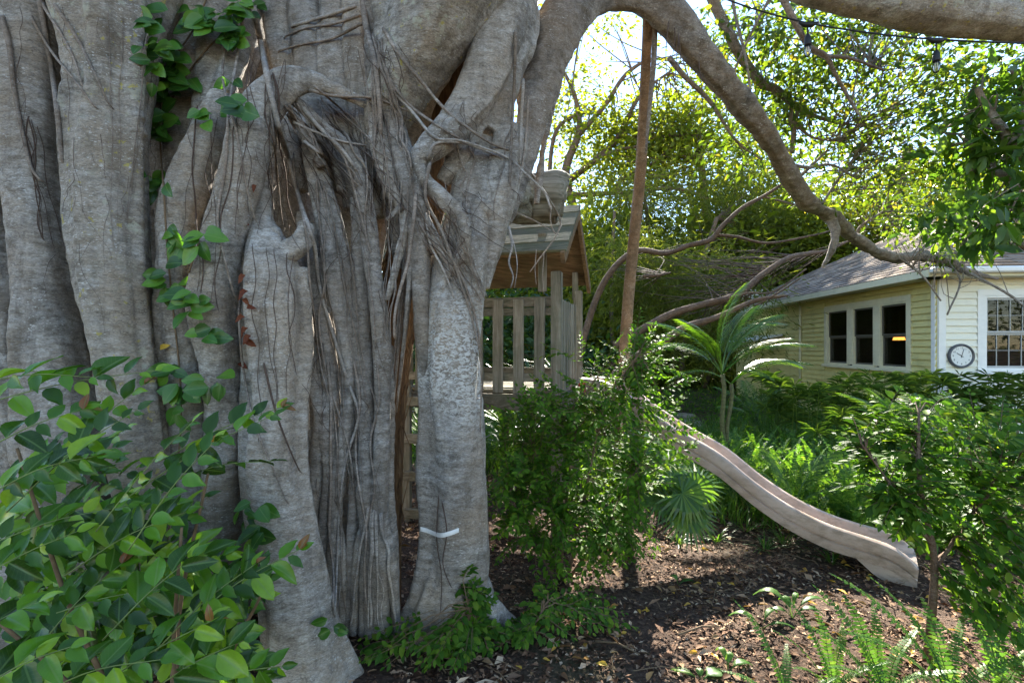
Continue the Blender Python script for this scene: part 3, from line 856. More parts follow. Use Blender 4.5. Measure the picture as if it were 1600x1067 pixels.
# ------------------------------------------------------------------ old palm trunk inside the fig
def host_palm():
    k = NT("palm_fibre")
    f1 = k.noise(k.coord((22, 22, 1.6)), 2.4, 6, .7, .5)
    col = k.ramp(f1, [(.3, rgb(.035, .020, .012)), (.5, rgb(.13, .072, .036)), (.72, rgb(.27, .17, .09))])
    mat = k.finish(k.pbr(col, .9, .15, k.bump(f1, 1.0, .02)))
    t = thing("dead_palm", GP(604, 940), "dead palm trunk with rusty brown fibre wrapped inside the grey fig roots", "palm trunk")
    pts, rad = ptube([(604, 965, 2.98, 22), (608, 800, 2.98, 18), (612, 640, 3.0, 20), (622, 520, 3.05, 26), (640, 400, 3.1, 34), (664, 280, 3.15, 46), (700, 160, 3.2, 58), (745, 0, 3.3, 66), (780, -160, 3.4, 70)], 60)
    m_ = MB(); m_.tube(pts, rad, 24, wob=.05, seed=4)
    m_.build("trunk", mat, t, True)
    q = random.Random(8)
    fb = MB()
    for i in range(260):        # loose fibres and old leaf bases
        j = q.randrange(5, 58); a = q.uniform(math.pi, 2 * math.pi)
        p = pts[j] + Vector((math.cos(a), math.sin(a), 0)) * rad[j]
        d = Vector((math.cos(a) * .25 + q.gauss(0, .1), math.sin(a) * .25, q.choice([-1, -1, .8]))).normalized()
        L = q.uniform(.08, .3)
        fb.tube([p, p + d * L * .5 + Vector((0, -.01, 0)), p + d * L], [.004, .003, .001], 3)
    o = fb.build("fibre", mat, t); o["kind"] = "stuff"
host_palm()

# ------------------------------------------------------------------ wooden playhouse
M['wood_z'] = wood_mat("weathered_upright", rgb(.085, .075, .055), rgb(.20, .18, .14), rgb(.33, .31, .255), 2, 1.0, .5)
M['wood_x'] = wood_mat("weathered_level", rgb(.085, .07, .05), rgb(.19, .165, .125), rgb(.32, .29, .235), 0, 1.0, .5)
M['wood_y'] = wood_mat("weathered_level_side", rgb(.085, .07, .05), rgb(.19, .165, .125), rgb(.32, .29, .235), 1, 1.0, .4)
M['wood_warm'] = wood_mat("brown_roof_board", rgb(.07, .043, .024), rgb(.155, .10, .058), rgb(.26, .18, .105), 0, .8, .35)
M['wood_roof'] = wood_mat("mossy_roof_board", rgb(.055, .055, .035), rgb(.125, .12, .078), rgb(.23, .21, .145), 0, .9, .8)
ph = thing("playhouse", (0, 0, 0), "weathered wooden playhouse on stilts with picket railing behind the fig's right pillar", "playhouse")
PU = Vector((.27, .963, 0)).normalized()      # away from the viewer along the slide side
PV = Vector((-PU.y, PU.x, 0))                 # to the left along the front
PC = Vector((.385, 4.4, 0))
ph.location = PC + PU * .6 + PV * .6
ZA = Vector((0, 0, 1))
def pp(u, v, z): return PC + PU * u + PV * v + ZA * z
AX = (PV, PU, ZA)
prr = random.Random(5)
def pbx(name, u, v, z, su, sv, sz, mat, ax=AX, bev=.004, jit=.0):
    m_ = MB()
    c = pp(u, v, z)
    o_ax = ax
    if jit:
        rot = Matrix.Rotation(prr.uniform(-jit, jit), 3, PU)
        o_ax = tuple(rot @ a for a in ax)
    m_.box((0, 0, 0), (sv, su, sz), 0, o_ax, bev=bev)
    o = m_.build(name, mat, ph, local=True)
    o.location = c - Vector(ph.location)
    return o
DECK = 1.22
W_, D_ = 1.45, 1.25
for (u, v, top) in ((0, 0, 2.235), (0, W_, 2.235), (D_, 0, 2.2), (D_, W_, 2.2)):
    pbx("post", u, v, top / 2, .088, .088, top, M['wood_z'], bev=.008)
pbx("post", .78, -.01, 1.0, .07, .07, 2.02, M['wood_z'], bev=.006)
# beams and deck
for u in (-.06, D_ + .06): pbx("beam", u, W_ / 2, DECK - .11, .038, W_ + .12, .14, M['wood_x'])
for v in (-.06, W_ + .06): pbx("beam", D_ / 2, v, DECK - .11, D_ + .06, .038, .14, M['wood_y'])
for i in range(9): pbx("deck_board", .07 + i * .139, W_ / 2, DECK - .02, .132, W_ + .1, .028, M['wood_x'], jit=.004)
# front and back railing
for u, s in ((0, -1), (D_, 1)):
    pbx("rail", u + s * .0, W_ / 2, 1.98, .04, W_ - .09, .085, M['wood_x'])
    pbx("rail", u, W_ / 2, DECK + .1, .04, W_ - .09, .07, M['wood_x'])
for i in range(7):
    v = .145 + i * .187
    pbx("baluster", -.034, v, 1.60 + prr.uniform(-.012, .012), .02, .092, .82, M['wood_z'], jit=.012)
# slide side: short railing of narrow pickets beside the opening
pbx("rail", .4, 0, 1.97, .72, .04, .085, M['wood_y'])
for i in range(5):
    pbx("baluster", .14 + i * .125, -.036, 1.60 + prr.uniform(-.01, .01), .085, .02, .80, M['wood_z'], jit=.01)
for i in range(4):
    pbx("baluster", .2 + i * .28, W_ + .036, 1.58, .088, .02, .80, M['wood_z'])
# ladder on the front left
lv = 1.03
for dv in (0, .62):
    pbx("ladder_rail", -.14, lv + dv - .31 + .0, .62, .05, .06, 1.24, M['wood_z'], bev=.006)
for i in range(4):
    pbx("ladder_rung", -.17, lv, .10 + i * .335, .045, .66, .085, M['wood_x'], bev=.006)
# roof: two slopes of boards, ridge running left and right
NE, FE = (-.28, 2.36), (1.42, 2.28)
RG = (.55, 2.93)
def slope(a, b, n, name, mat, v0, v1):
    for i in range(n):
        t0, t1 = i / n, (i + 1) / n
        p, q = pp(a[0] + (b[0] - a[0]) * t0, 0, a[1] + (b[1] - a[1]) * t0), pp(a[0] + (b[0] - a[0]) * t1, 0, a[1] + (b[1] - a[1]) * t1)
        d = (q - p); L = d.length; d.normalize()
        nrm = PV.cross(d).normalized()
        if nrm.z < 0: nrm = -nrm
        m_ = MB()
        rot = Matrix.Rotation(prr.uniform(-.006, .006), 3, nrm)
        v1_ = v1 + prr.uniform(-.02, .03)
        m_.box((0, 0, 0), (v1_ - v0, L * 1.06, .024), 0, (rot @ PV, rot @ d, nrm), bev=.003)
        o = m_.build(name, mat, ph, local=True)
        o.location = (p + q) / 2 + PV * ((v0 + v1_) / 2) + nrm * (.006 * (i % 2)) - Vector(ph.location)
slope(NE, RG, 6, "roof_board", M['wood_roof'], -.13, 1.75)
slope(FE, RG, 7, "roof_board", M['wood_warm'], -.10, 1.75)
for v in (-.1, W_ + .1):
    for a in (NE, FE):
        p, q = pp(a[0], v, a[1] - .06), pp(RG[0], v, RG[1] - .06)
        d = (q - p).normalized(); nrm = PV.cross(d)
        m_ = MB(); m_.box((0, 0, 0), ((.036), (q - p).length, .1), 0, (PV, d, nrm), bev=.004)
        o = m_.build("rafter", M['wood_warm'], ph, local=True); o.location = (p + q) / 2 - Vector(ph.location)
for v in (0.03, W_ - .03):     # posts carry the roof on short braces
    pbx("roof_brace", -.05, v + .085, 2.31, .03, .07, .5, M['wood_z'], bev=.004)
    pbx("roof_brace", D_, v, 2.25, .06, .06, .3, M['wood_z'], bev=.004)

# ------------------------------------------------------------------ slide
def slide():
    k = NT("slide_plastic")
    c = k.coord()
    a = k.noise(c, 3, 5, .65)
    col = k.ramp(a, [(.3, rgb(.37, .275, .215)), (.7, rgb(.47, .36, .295))])
    st = k.noise(k.coord((1, 1, 2.2)), 7, 6, .7)
    geo = k.n("NewGeometry"); sx = k.n("SeparateXYZ"); k.t.links.new(geo.outputs["Position"], sx.inputs[0])
    low = k.ramp(sx.outputs[2], [(.0, 1.0), (.8, .3)])
    col = k.mix(k.math('MULTIPLY', k.ramp(st, [(.44, 0.0), (.62, .9)]), low), col, rgb(.16, .11, .065))
    fade = k.noise(c, 1.7, 3)
    col = k.mix(k.ramp(fade, [(.4, 0.0), (.7, .35)]), col, rgb(.45, .38, .35))
    mat = k.finish(k.pbr(col, .48, .4, k.bump(k.noise(c, 120, 3), .12, .002)))
    S0, S1 = Vector((.66, 4.85, 0)), Vector((2.70, 3.42, 0))
    D = (S1 - S0); LT = D.length; D.normalize()
    N = Vector((-D.y, D.x, 0))          # away from the viewer
    t = thing("playground_slide", (S1 + N * .2) * 1.0, "faded tan plastic wave slide coming down from the playhouse to the mulch", "slide")
    tt = np.linspace(0, 1, 49)
    kz = [(0, 1.285), (.08, 1.275), (.16, 1.19), (.26, 1.02), (.36, .875), (.43, .80), (.5, .715), (.6, .52), (.7, .375), (.8, .285), (.88, .252), (.95, .228), (.985, .19), (1, .13)]
    zs = np.interp(tt, [q[0] for q in kz], [q[1] for q in kz])
    for _ in range(3): zs[1:-1] = (zs[:-2] + 2 * zs[1:-1] + zs[2:]) / 4
    wall = np.interp(tt, [0, .1, .4, .8, .9, 1], [.15, .17, .175, .165, .15, .13])
    Wd = .29
    # cross-section across the width: skirt, outer wall with a ledge, rounded rim, inner wall, bed
    prof = [(.012, -1.0), (.0, -.97), (-.006, -.66), (.010, -.60), (.010, -.52), (-.008, -.47), (-.012, -.10), (-.008, .0), (.004, .045), (.022, .05), (.036, .03), (.044, -.05), (.056, -.45), (.078, -.66), (.115, -.72)]
    full = prof + [(Wd - a_, b_) for a_, b_ in prof[::-1]]
    v, f = [], []
    K = len(full)
    for i, s in enumerate(tt):
        flare = .035 * max(0, (s - .86) / .14)
        for (a_, b_) in full:
            aa = a_ + (flare * (a_ - Wd / 2) / (Wd / 2))
            p = S0 + D * (LT * s) + N * aa
            v.append((p.x, p.y, zs[i] + b_ * wall[i]))
    for i in range(len(tt) - 1):
        for j in range(K - 1):
            q = i * K + j
            f.append((q, q + 1, q + K + 1, q + K))
    f.append(tuple((len(tt) - 1) * K + j for j in range(K)))
    f.append(tuple(j for j in range(K))[::-1])
    m_ = MB(); m_.add(v, f)
    ch = m_.build("chute", mat, t, True)
    ch.data.set_sharp_from_angle(angle=R(32))
    so = ch.modifiers.new("s", 'SOLIDIFY'); so.thickness = .006; so.offset = -1
    # foot under the run-out
    fv = []
    for a_ in (.004, Wd - .004):
        for s, z in ((.86, zs[int(.86 * 48)] - .150), (.905, .02), (.935, -.02), (1.0, -.02), (1.005, .12), (.95, .12)):
            fl = .035 * max(0, (s - .86) / .14) * (1 if a_ > .2 else -1)
            p = S0 + D * (LT * s) + N * (a_ + fl * .98); fv.append((p.x, p.y, z))
    ff = [(0, 1, 2, 3, 4, 5), (11, 10, 9, 8, 7, 6)] + [(i, 6 + i, 6 + (i + 1) % 6, (i + 1) % 6) for i in range(6)]
    m_ = MB(); m_.add(fv, ff); m_.build("foot", mat, t)
    red = plain_mat("red_plastic", (.40, .055, .025), .45, .4, .1)
    p = S0 + D * .02 + N * .0
    m_ = MB(); m_.box(p + Vector((-.02, -.035, 1.17)), (.05, .05, .17), 0, (D, N, ZA), bev=.01)
    m_.build("bracket", red, t)
slide()

# ------------------------------------------------------------------ house
HK = Vector((6.65, 8.0, 0))
HB = Vector((.0896, .996, 0)).normalized()     # back along the yellow wall
HR = Vector((.996, -.0896, 0)).normalized()    # right along the white wall
HOUT_L, HOUT_F = -HR, -HB
def hp(u, v, z): return HK + HB * u + HR * v + ZA * z
M['yellow'] = plain_mat("yellow_paint", (.60, .53, .22), .6, .3, .07, 4, .25, (1, 1, 6), .05)
M['cream'] = plain_mat("cream_paint", (.80, .77, .64), .6, .3, .05, 4, .12, (1, 1, 6), .05)
M['white'] = plain_mat("white_paint", (.80, .79, .75), .5, .4, .04, 6, .06, (1, 1, 3), .04)
M['trim_cream'] = plain_mat("trim_paint", (.66, .61, .42), .55, .35, .05, 6, .15, (1, 1, 3), .04)
def glass_mat():
    k = NT("window_glass")
    tr = k.n("BsdfTransparent"); tr.inputs[0].default_value = (.80, .84, .82, 1)
    gl = k.n("BsdfGlossy"); gl.inputs["Roughness"].default_value = .02
    fr = k.n("Fresnel"); fr.inputs["IOR"].default_value = 1.4
    ms = k.n("MixShader")
    k.t.links.new(fr.outputs[0], ms.inputs[0]); k.t.links.new(tr.outputs[0], ms.inputs[1]); k.t.links.new(gl.outputs[0], ms.inputs[2])
    return k.finish(ms.outputs[0])
M['glass'] = glass_mat()
M['sash_dark'] = plain_mat('sash_bronze', (.10, .09, .07), .5, .3, .1)
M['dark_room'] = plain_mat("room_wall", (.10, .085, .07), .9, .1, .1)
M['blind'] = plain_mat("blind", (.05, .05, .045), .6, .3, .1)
house = thing("house", hp(3, 2.5, 0), "yellow weatherboard cottage with grey shingle hip roof seen beyond the garden", "house")
LW, FW, EV = 9.0, 6.0, 2.72
EXPO = .106

def board_wall(name, length, dirv, outv, openings, mat, origin):
    """backing wall pieces round the openings plus one lapped board per row and run"""
    ax = (dirv, outv, ZA)
    mb = MB()
    xs = sorted({0.0, length} | {o[0] for o in openings} | {o[1] for o in openings})
    for a, b in zip(xs[:-1], xs[1:]):
        mid = (a + b) / 2
        op = [o for o in openings if o[0] <= mid <= o[1]]
        zr = [(0, EV)] if not op else [(0, op[0][2]), (op[0][3], EV)]
        for z0, z1 in zr:
            mb.box(origin + dirv * mid - outv * .06 + ZA * ((z0 + z1) / 2), (b - a - .0005, .1, z1 - z0), 0, ax)
    w = mb.build(name, mat, house)
    q = random.Random(3)
    for r in range(int(EV / EXPO)):
        z0, z1 = r * EXPO, (r + 1) * EXPO
        runs = [(0.0, length)]
        for o in openings:
            if z1 > o[2] + .005 and z0 < o[3] - .005:
                nr = []
                for a, b in runs:
                    if o[1] <= a or o[0] >= b: nr.append((a, b)); continue
                    if o[0] > a: nr.append((a, o[0]))
                    if o[1] < b: nr.append((o[1], b))
                runs = nr
        for a, b in runs:
            if b - a < .03: continue
            m_ = MB()
            o1, o2, zt = .034 + q.uniform(-.002, .003), .004, z1 + .012
            pr = [(0, -.010, z0), (0, o1, z0), (0, o2, zt), (0, -.010, zt)]
            vv = []
            for e in (a + .002, b - .002):
                for _, oo, zz in pr: vv.append(origin + dirv * e + outv * oo + ZA * zz)
            m_.add(vv, [(0, 1, 2, 3), (7, 6, 5, 4), (0, 4, 5, 1), (1, 5, 6, 2), (2, 6, 7, 3), (3, 7, 4, 0)])
            m_.build("siding_board", mat, w)
    return w
LWIN = (.56, 3.36, 1.14, 2.46)
FWIN = (.56, 1.90, 1.16, 2.47)
wl_ = board_wall("wall", LW, HB, HOUT_L, [LWIN], M['yellow'], hp(0, 0, 0))
wf_ = board_wall("wall", FW, HR, HOUT_F, [FWIN], M['cream'], hp(0, 0, 0))
tag(wl_, "yellow weatherboard side wall"); tag(wf_, "cream weatherboard end wall")
# far walls, floor of the room
mb = MB()
mb.box(hp(LW, FW / 2, EV / 2), (FW, .1, EV), 0, (HR, HB, ZA)); mb.box(hp(LW / 2, FW, EV / 2), (LW, .1, EV), 0, (HB, HR, ZA))
mb.build("wall", M['yellow'], house)
mb = MB()
mb.box(hp(LW / 2, FW / 2, .4), (LW - .3, FW - .3, .05), 0, (HB, HR, ZA))
mb.box(hp(LW / 2, FW / 2, EV - .05), (LW - .3, FW - .3, .05), 0, (HB, HR, ZA))
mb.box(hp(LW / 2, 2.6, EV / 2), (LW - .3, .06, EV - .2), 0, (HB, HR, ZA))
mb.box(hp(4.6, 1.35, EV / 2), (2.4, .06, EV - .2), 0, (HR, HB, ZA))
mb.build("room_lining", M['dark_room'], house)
# corner board
mb = MB()
mb.box(hp(-.012, .045, EV / 2), (.10, .05, EV), 0, (HR, HB, ZA)); mb.box(hp(.05, -.012, EV / 2), (.05, .10 - .02, EV - .004), 0, (HR, HB, ZA))
mb.build("corner_board", M['white'], house)

def sash_window(name, origin, dirv, outv, a, b, z0, z1, cols, rows, mat, smat=None):
    """frame, two sashes with glazing bars, panes"""
    ax = (dirv, outv, ZA)
    def bx(m_, x, z, sx, sz, o=.0, dp=.05): m_.box(origin + dirv * x + outv * o + ZA * z, (sx, dp, sz), 0, ax, bev=.003)
    fr = MB()
    s = .035
    bx(fr, a + s / 2, (z0 + z1) / 2, s, z1 - z0); bx(fr, b - s / 2, (z0 + z1) / 2, s, z1 - z0)
    bx(fr, (a + b) / 2, z1 - s / 2, b - a - 2 * s, s); bx(fr, (a + b) / 2, z0 + s / 2, b - a - 2 * s, s)
    w = fr.build(name, mat, house)
    zm = z0 + (z1 - z0) * .5
    for lo, hi, o in ((zm, z1 - s, -.012), (z0 + s, zm, -.034)):
        m_ = MB()
        x0, x1 = a + s, b - s
        q = .032
        for x in (x0 + q / 2, x1 - q / 2): bx(m_, x, (lo + hi) / 2, q, hi - lo - .002, o, .02)
        for z in (lo + q / 2, hi - q / 2): bx(m_, (x0 + x1) / 2, z, x1 - x0 - 2 * q, q, o, .02)
        for c in range(1, cols): bx(m_, x0 + (x1 - x0) * c / cols, (lo + hi) / 2, .010, hi - lo - 2 * q, o, .016)
        for r in range(1, rows): bx(m_, (x0 + x1) / 2, lo + (hi - lo) * r / rows, x1 - x0 - 2 * q, .009, o + .0015, .016)
        m_.build("sash", smat or mat, w)
        g = MB()
        p = [origin + dirv * x + outv * (o - .004) + ZA * z for x, z in ((x0 + q, lo + q), (x1 - q, lo + q), (x1 - q, hi - q), (x0 + q, hi - q))]
        fc_ = (0, 1, 2, 3) if (p[1] - p[0]).cross(p[2] - p[1]).dot(outv) > 0 else (3, 2, 1, 0)
        g.add(p, [fc_]); g.build("pane", M['glass'], w)
    return w
def casing(origin, dirv, outv, o, mat, mull=()):
    ax = (dirv, outv, ZA)
    m_ = MB()
    w = .1
    a, b, z0, z1 = o
    def bx(x, z, sx, sz, oo=.018, dp=.036): m_.box(origin + dirv * x + outv * oo + ZA * z, (sx, dp, sz), 0, ax, bev=.004)
    bx(a + w / 2, (z0 + z1) / 2, w, z1 - z0); bx(b - w / 2, (z0 + z1) / 2, w, z1 - z0)
    bx((a + b) / 2, z1 - w / 2, b - a - 2 * w, w); bx((a + b) / 2, z0 + .03, b - a + .06, .06, .035, .08)
    for x0, x1 in mull: bx((x0 + x1) / 2, (z0 + z1) / 2, x1 - x0, z1 - z0 - 2 * w + .03, .016, .03)
    m_.build("window_casing", mat, house)
LO = hp(0, 0, 0)
casing(LO, HB, HOUT_L, LWIN, M['trim_cream'], [(1.42, 1.575), (2.29, 2.45)])
for a, b in ((.66, 1.42), (1.575, 2.29), (2.45, 3.26)):
    sash_window("window", LO, HB, HOUT_L, a, b, 1.20, 2.36, 1, 1, M['trim_cream'], M['sash_dark'])
casing(LO, HR, HOUT_F, FWIN, M['white'])
M['sash_grey'] = plain_mat('sash_grey', (.42, .42, .40), .5, .3, .08)
wn_ = sash_window("window", LO, HR, HOUT_F, .66, 1.80, 1.22, 2.37, 6, 2, M['white'], M['sash_grey'])
mb = MB()
for i in range(44):
    mb.box(LO + HR * 1.23 - HOUT_F * .10 + ZA * (1.24 + i * .0255), (1.12, .030, .0016), 0, (HR, (HOUT_F + ZA * .5).normalized(), ZA))
o = mb.build("blind_slats", M['blind'], wn_); o["kind"] = "stuff"
mb = MB()
for k_ in (0, 1, 2):
    a, b = ((.68, 1.40), (1.6, 2.27), (2.47, 3.24))[k_]
    n = 13
    for i in range(n):
        if k_ == 0 and 2 < i < 11: continue
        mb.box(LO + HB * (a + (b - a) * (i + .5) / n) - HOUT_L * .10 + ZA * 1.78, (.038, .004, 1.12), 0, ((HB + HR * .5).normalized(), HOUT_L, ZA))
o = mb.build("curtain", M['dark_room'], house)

# roof: hip with eaves
OV = .38
ER, RH = EV + .02, 4.55
def roofpt(u, v, z): return hp(u, v, z)
A, B = roofpt(-OV, -OV, ER), roofpt(LW + OV, -OV, ER)
C_, Dd = roofpt(LW + OV, FW + OV, ER), roofpt(-OV, FW + OV, ER)
RA, RB = roofpt(3.4, FW / 2, RH), roofpt(LW - 3.4, FW / 2, RH)
k = NT("shingle")
i_ = k.n("ObjectInfo"); rn = k.rnd()
c = k.coord()
col = k.ramp(rn, [(0, rgb(.16, .115, .08)), (.5, rgb(.26, .19, .14)), (1, rgb(.36, .28, .21))])
col = k.mix(k.ramp(k.noise(c, 2.2, 5, .65), [(.45, 0.0), (.68, .6)]), col, rgb(.10, .08, .06))
M['shingle'] = k.finish(k.pbr(col, .9, .2, k.bump(k.noise(c, 90, 4), .5, .004)))
roof = MB()
roof.add([A, B, C_, Dd, RA, RB], [(0, 1, 5, 4), (1, 2, 5), (2, 3, 4, 5), (3, 0, 4)])
rf = roof.build("roof", M['shingle'], house)
def shingles(p0, p1, q0, q1, wcell=.30, expo=.14, limit=None):
    """lapped tabs on the slope whose eave runs p0-p1 and whose ridge runs q0-q1"""
    m_ = MB(); q = random.Random(2)
    e = (p1 - p0); L = e.length; e.normalize()
    up = (q0 - p0) - e * (q0 - p0).dot(e); H = up.length; up.normalize()
    nrm = e.cross(up).normalized()
    if nrm.z < 0: nrm = -nrm
    rows = int(H / expo)
    xa0, xb0 = (q0 - p0).dot(e), (q1 - p0).dot(e)
    for r in range(rows):
        t = r / rows
        a, b = xa0 * t, L + (xb0 - L) * t
        x = a - (r % 2) * wcell / 2
        while x < b:
            x0, x1 = max(a, x), min(b, x + wcell - .006)
            if x1 - x0 > .02:
                h0 = .013 + q.uniform(0, .006)
                base = p0 + up * (r * expo)
                v = [base + e * x0 + nrm * h0, base + e * x1 + nrm * h0, base + e * x1 + up * (expo * 1.12) + nrm * .004, base + e * x0 + up * (expo * 1.12) + nrm * .004,
                     base + e * x0 + nrm * .001, base + e * x1 + nrm * .001]
                m_.add(v, [(0, 1, 2, 3), (4, 5, 1, 0)], 0, q.random() * .98 + .01)
            x += wcell
    return m_
o = shingles(A, B, RA, RB).build("shingles", M['shingle'], rf); o["kind"] = "stuff"
o = shingles(Dd, A, RA + Vector((0, 0, .001)), RA + Vector((0, 0, .001))).build("shingles", M['shingle'], rf); o["kind"] = "stuff"
# fascia and soffit
mb = MB()
for p, q_, outv in ((A, B, HOUT_L), (Dd, A, HOUT_F)):
    d = (q_ - p); L = d.length; d.normalize()
    mb.box((p + q_) / 2 - ZA * .055 - outv * .005, (L, .022, .11), 0, (d, outv, ZA))
    mb.box((p + q_) / 2 - ZA * .10 - outv * (OV / 2 + .012), (L - .05, OV - .02, .012), 0, (d, outv, ZA))
mb.build("fascia", M['trim_cream'], rf)
mb = MB()
mb.box((A + Dd) / 2 + HOUT_F * .05 - ZA * .02, (FW + 2 * OV, .10, .09), 0, (HR, HB, ZA), bev=.02)
mb.build("gutter", M['white'], rf)
# raised gable behind the front slope
gb = MB()
g0, g1 = hp(.9, .75, 3.05), hp(.9, 4.6, 3.05)
ga = hp(.9, 2.7, 4.35)
gb.add([g0, g1, ga, g0 + HB * 3, g1 + HB * 3, ga + HB * 3], [(0, 1, 2), (5, 4, 3), (0, 2, 5, 3), (2, 1, 4, 5), (1, 0, 3, 4)])
gable = gb.build("gable", M['yellow'], house)
for i in range(9):
    z0 = .0 + i * .13; t0, t1 = z0 / 1.3, (z0 + .125) / 1.3
    a, b = g0.lerp(ga, t0), g1.lerp(ga, t0); a1, b1 = g0.lerp(ga, t1), g1.lerp(ga, t1)
    m_ = MB(); off, of2 = HOUT_F * .022, HOUT_F * .008
    m_.add([a + off, b + off, b1 + of2, a1 + of2, a, b], [(0, 1, 2, 3), (4, 5, 1, 0)]); m_.build("siding_board", M['yellow'], gable)
mb = MB()
for e0 in (g0, g1):
    d = (ga - e0); L = d.length; d.normalize(); nn = HB.cross(d).normalized()
    if nn.z < 0: nn = -nn
    mb.box(e0 + d * (L / 2 - .15) + nn * .05 + HB * 1.4 - d * 0, (L + .5, 3.4, .08), 0, (d, HB, nn))
mb.build("gable_roof", M['shingle'], house)
# small awning over a side door, downpipe, chimney
mb = MB()
aw = (HOUT_L * .9 - ZA * .18).normalized()
mb.box(hp(6.4, -.42, 1.80), (2.0, .86, .035), 0, (HB, aw, HB.cross(aw)), bev=.005)
mb.build("awning", M['white'], house)
mb = MB(); mb.tube([hp(4.45, -.05, EV - .15), hp(4.45, -.05, 1.6), hp(4.45, -.055, .1)], [.028] * 3, 8)
mb.build("downpipe", M['trim_cream'], house, True)
k = NT("chimney_brick")
br = k.n("TexBrick"); k.t.links.new(k.coord((1, 1, 1), rot=(R(90), 0, 0)), br.inputs["Vector"])
br.inputs["Color1"].default_value = rgb(.62, .55, .44); br.inputs["Color2"].default_value = rgb(.52, .45, .36); br.inputs["Mortar"].default_value = rgb(.4, .36, .3); br.inputs["Scale"].default_value = 5
mb = MB(); mb.box(hp(9.3, .55, 2.6), (.5, .5, 1.6), 0, (HR, HB, ZA)); mb.box(hp(9.3, .55, 3.42), (.56, .56, .06), 0, (HR, HB, ZA))
mb.build("chimney", k.finish(k.pbr(br.outputs[0], .9, .1)), house)

# lit lamp inside the yellow wall's right window
lp = hp(1.71, .5, 1.70)
lamp = thing("wall_lamp", lp, "glowing amber dome lamp inside the right pane of the yellow wall's window", "lamp")
k = NT("lamp_glow"); em = k.n("Emission"); em.inputs[0].default_value = rgb(1.0, .36, .06); em.inputs[1].default_value = .5
glow = k.finish(em.outputs[0])
metal_dark = plain_mat("dark_metal", (.06, .045, .035), .5, .5, .1)
pr = [(.015, .10), (.05, .095), (.085, .06), (.10, .0)]
v, f = [], []
for r_, z_ in pr:
    for i in range(20):
        a = i / 20 * 6.2832; v.append((lp.x + r_ * math.cos(a), lp.y + r_ * math.sin(a), lp.z + z_))
for i in range(3):
    for j in range(20): f.append((i * 20 + j, i * 20 + (j + 1) % 20, (i + 1) * 20 + (j + 1) % 20, (i + 1) * 20 + j))
m_ = MB(); m_.add(v, f); m_.build("lamp_shade", glow, lamp, True)
m_ = MB()
for i in range(10):
    a = i / 10 * 6.2832
    m_.tube([lp + Vector((.102 * math.cos(a), .102 * math.sin(a), 0)), lp + Vector((.052 * math.cos(a), .052 * math.sin(a), .098)), lp + Vector((.012 * math.cos(a), .012 * math.sin(a), .106))], [.004] * 3, 4)
m_.tube([lp + Vector((0, 0, .1)), lp + Vector((0, 0, EV - 1.80))], [.006, .006], 6)
m_.tube([lp + Vector((.104 * math.cos(i / 20 * 6.2832), .104 * math.sin(i / 20 * 6.2832), -.004)) for i in range(21)], .006, 4)
m_.build("lamp_frame", metal_dark, lamp)
ld = bpy.data.lights.new("lamp_light", 'POINT'); ld.energy = .12; ld.color = (1, .5, .15); ld.shadow_soft_size = .05
lo = bpy.data.objects.new("lamp_light", ld); COL.objects.link(lo); lo.parent = lamp; lo.location = (0, 0, .03)

# ------------------------------------------------------------------ wall clock
cc = hp(-.048, .305, 1.44)
clock = thing("wall_clock", cc, "round white wall clock with dark rim on the cream wall beside the window", "clock")
def disc(r, o, n=48): return [cc + HOUT_F * o + HR * (r * math.cos(i / n * 6.2832)) + ZA * (r * math.sin(i / n * 6.2832)) for i in range(n)]
face = plain_mat("clock_face", (.74, .74, .70), .5, .3, .03); ink = plain_mat("clock_ink", (.02, .02, .022), .5, .3, .05)
rim = plain_mat("clock_rim", (.07, .075, .085), .35, .5, .1)
m_ = MB(); m_.add(disc(.152, .012), [tuple(range(48))]); m_.build("clock_face", face, clock)
m_ = MB(); rings = [(.186, -.02), (.190, .01), (.182, .028), (.165, .03), (.152, .014), (.150, .004)]
v = []
for r_, o_ in rings: v += disc(r_, o_)
f = [(i * 48 + j, i * 48 + (j + 1) % 48, (i + 1) * 48 + (j + 1) % 48, (i + 1) * 48 + j) for i in range(5) for j in range(48)]
m_.add(v, f); m_.build("clock_rim", rim, clock, True)
for nme, ang, L, w in (("minute_hand", R(16), .115, .007), ("hour_hand", R(-57), .085, .010)):
    d = HR * math.sin(ang) + ZA * math.cos(ang); s = HR * math.cos(ang) - ZA * math.sin(ang)
    m_ = MB(); m_.box(cc + HOUT_F * (.017 if L > .1 else .0145) + d * (L / 2 - .015), (w, .002, L + .03), 0, (s, HOUT_F, d)); m_.build(nme, ink, clock)
rotm = Matrix((HR, ZA, HOUT_F)).transposed().to_4x4()
for h in range(1, 13):
    a = h / 12 * 6.28318
    fc = bpy.data.curves.new("numeral", 'FONT'); fc.body = str(h); fc.size = .042; fc.align_x = 'CENTER'; fc.align_y = 'CENTER'
    fc.materials.append(ink)
    fo = bpy.data.objects.new("fo", fc); COL.objects.link(fo)
    me = bpy.data.meshes.new_from_object(fo.evaluated_get(bpy.context.evaluated_depsgraph_get())); me.name = "numeral"
    bpy.data.objects.remove(fo); me.materials.clear(); me.materials.append(ink)
    o = bpy.data.objects.new("numeral", me); COL.objects.link(o); o.parent = clock
    pos = HR * (.122 * math.sin(a)) + ZA * (.122 * math.cos(a)) + HOUT_F * .0135
    o.matrix_local = Matrix.Translation(pos) @ rotm

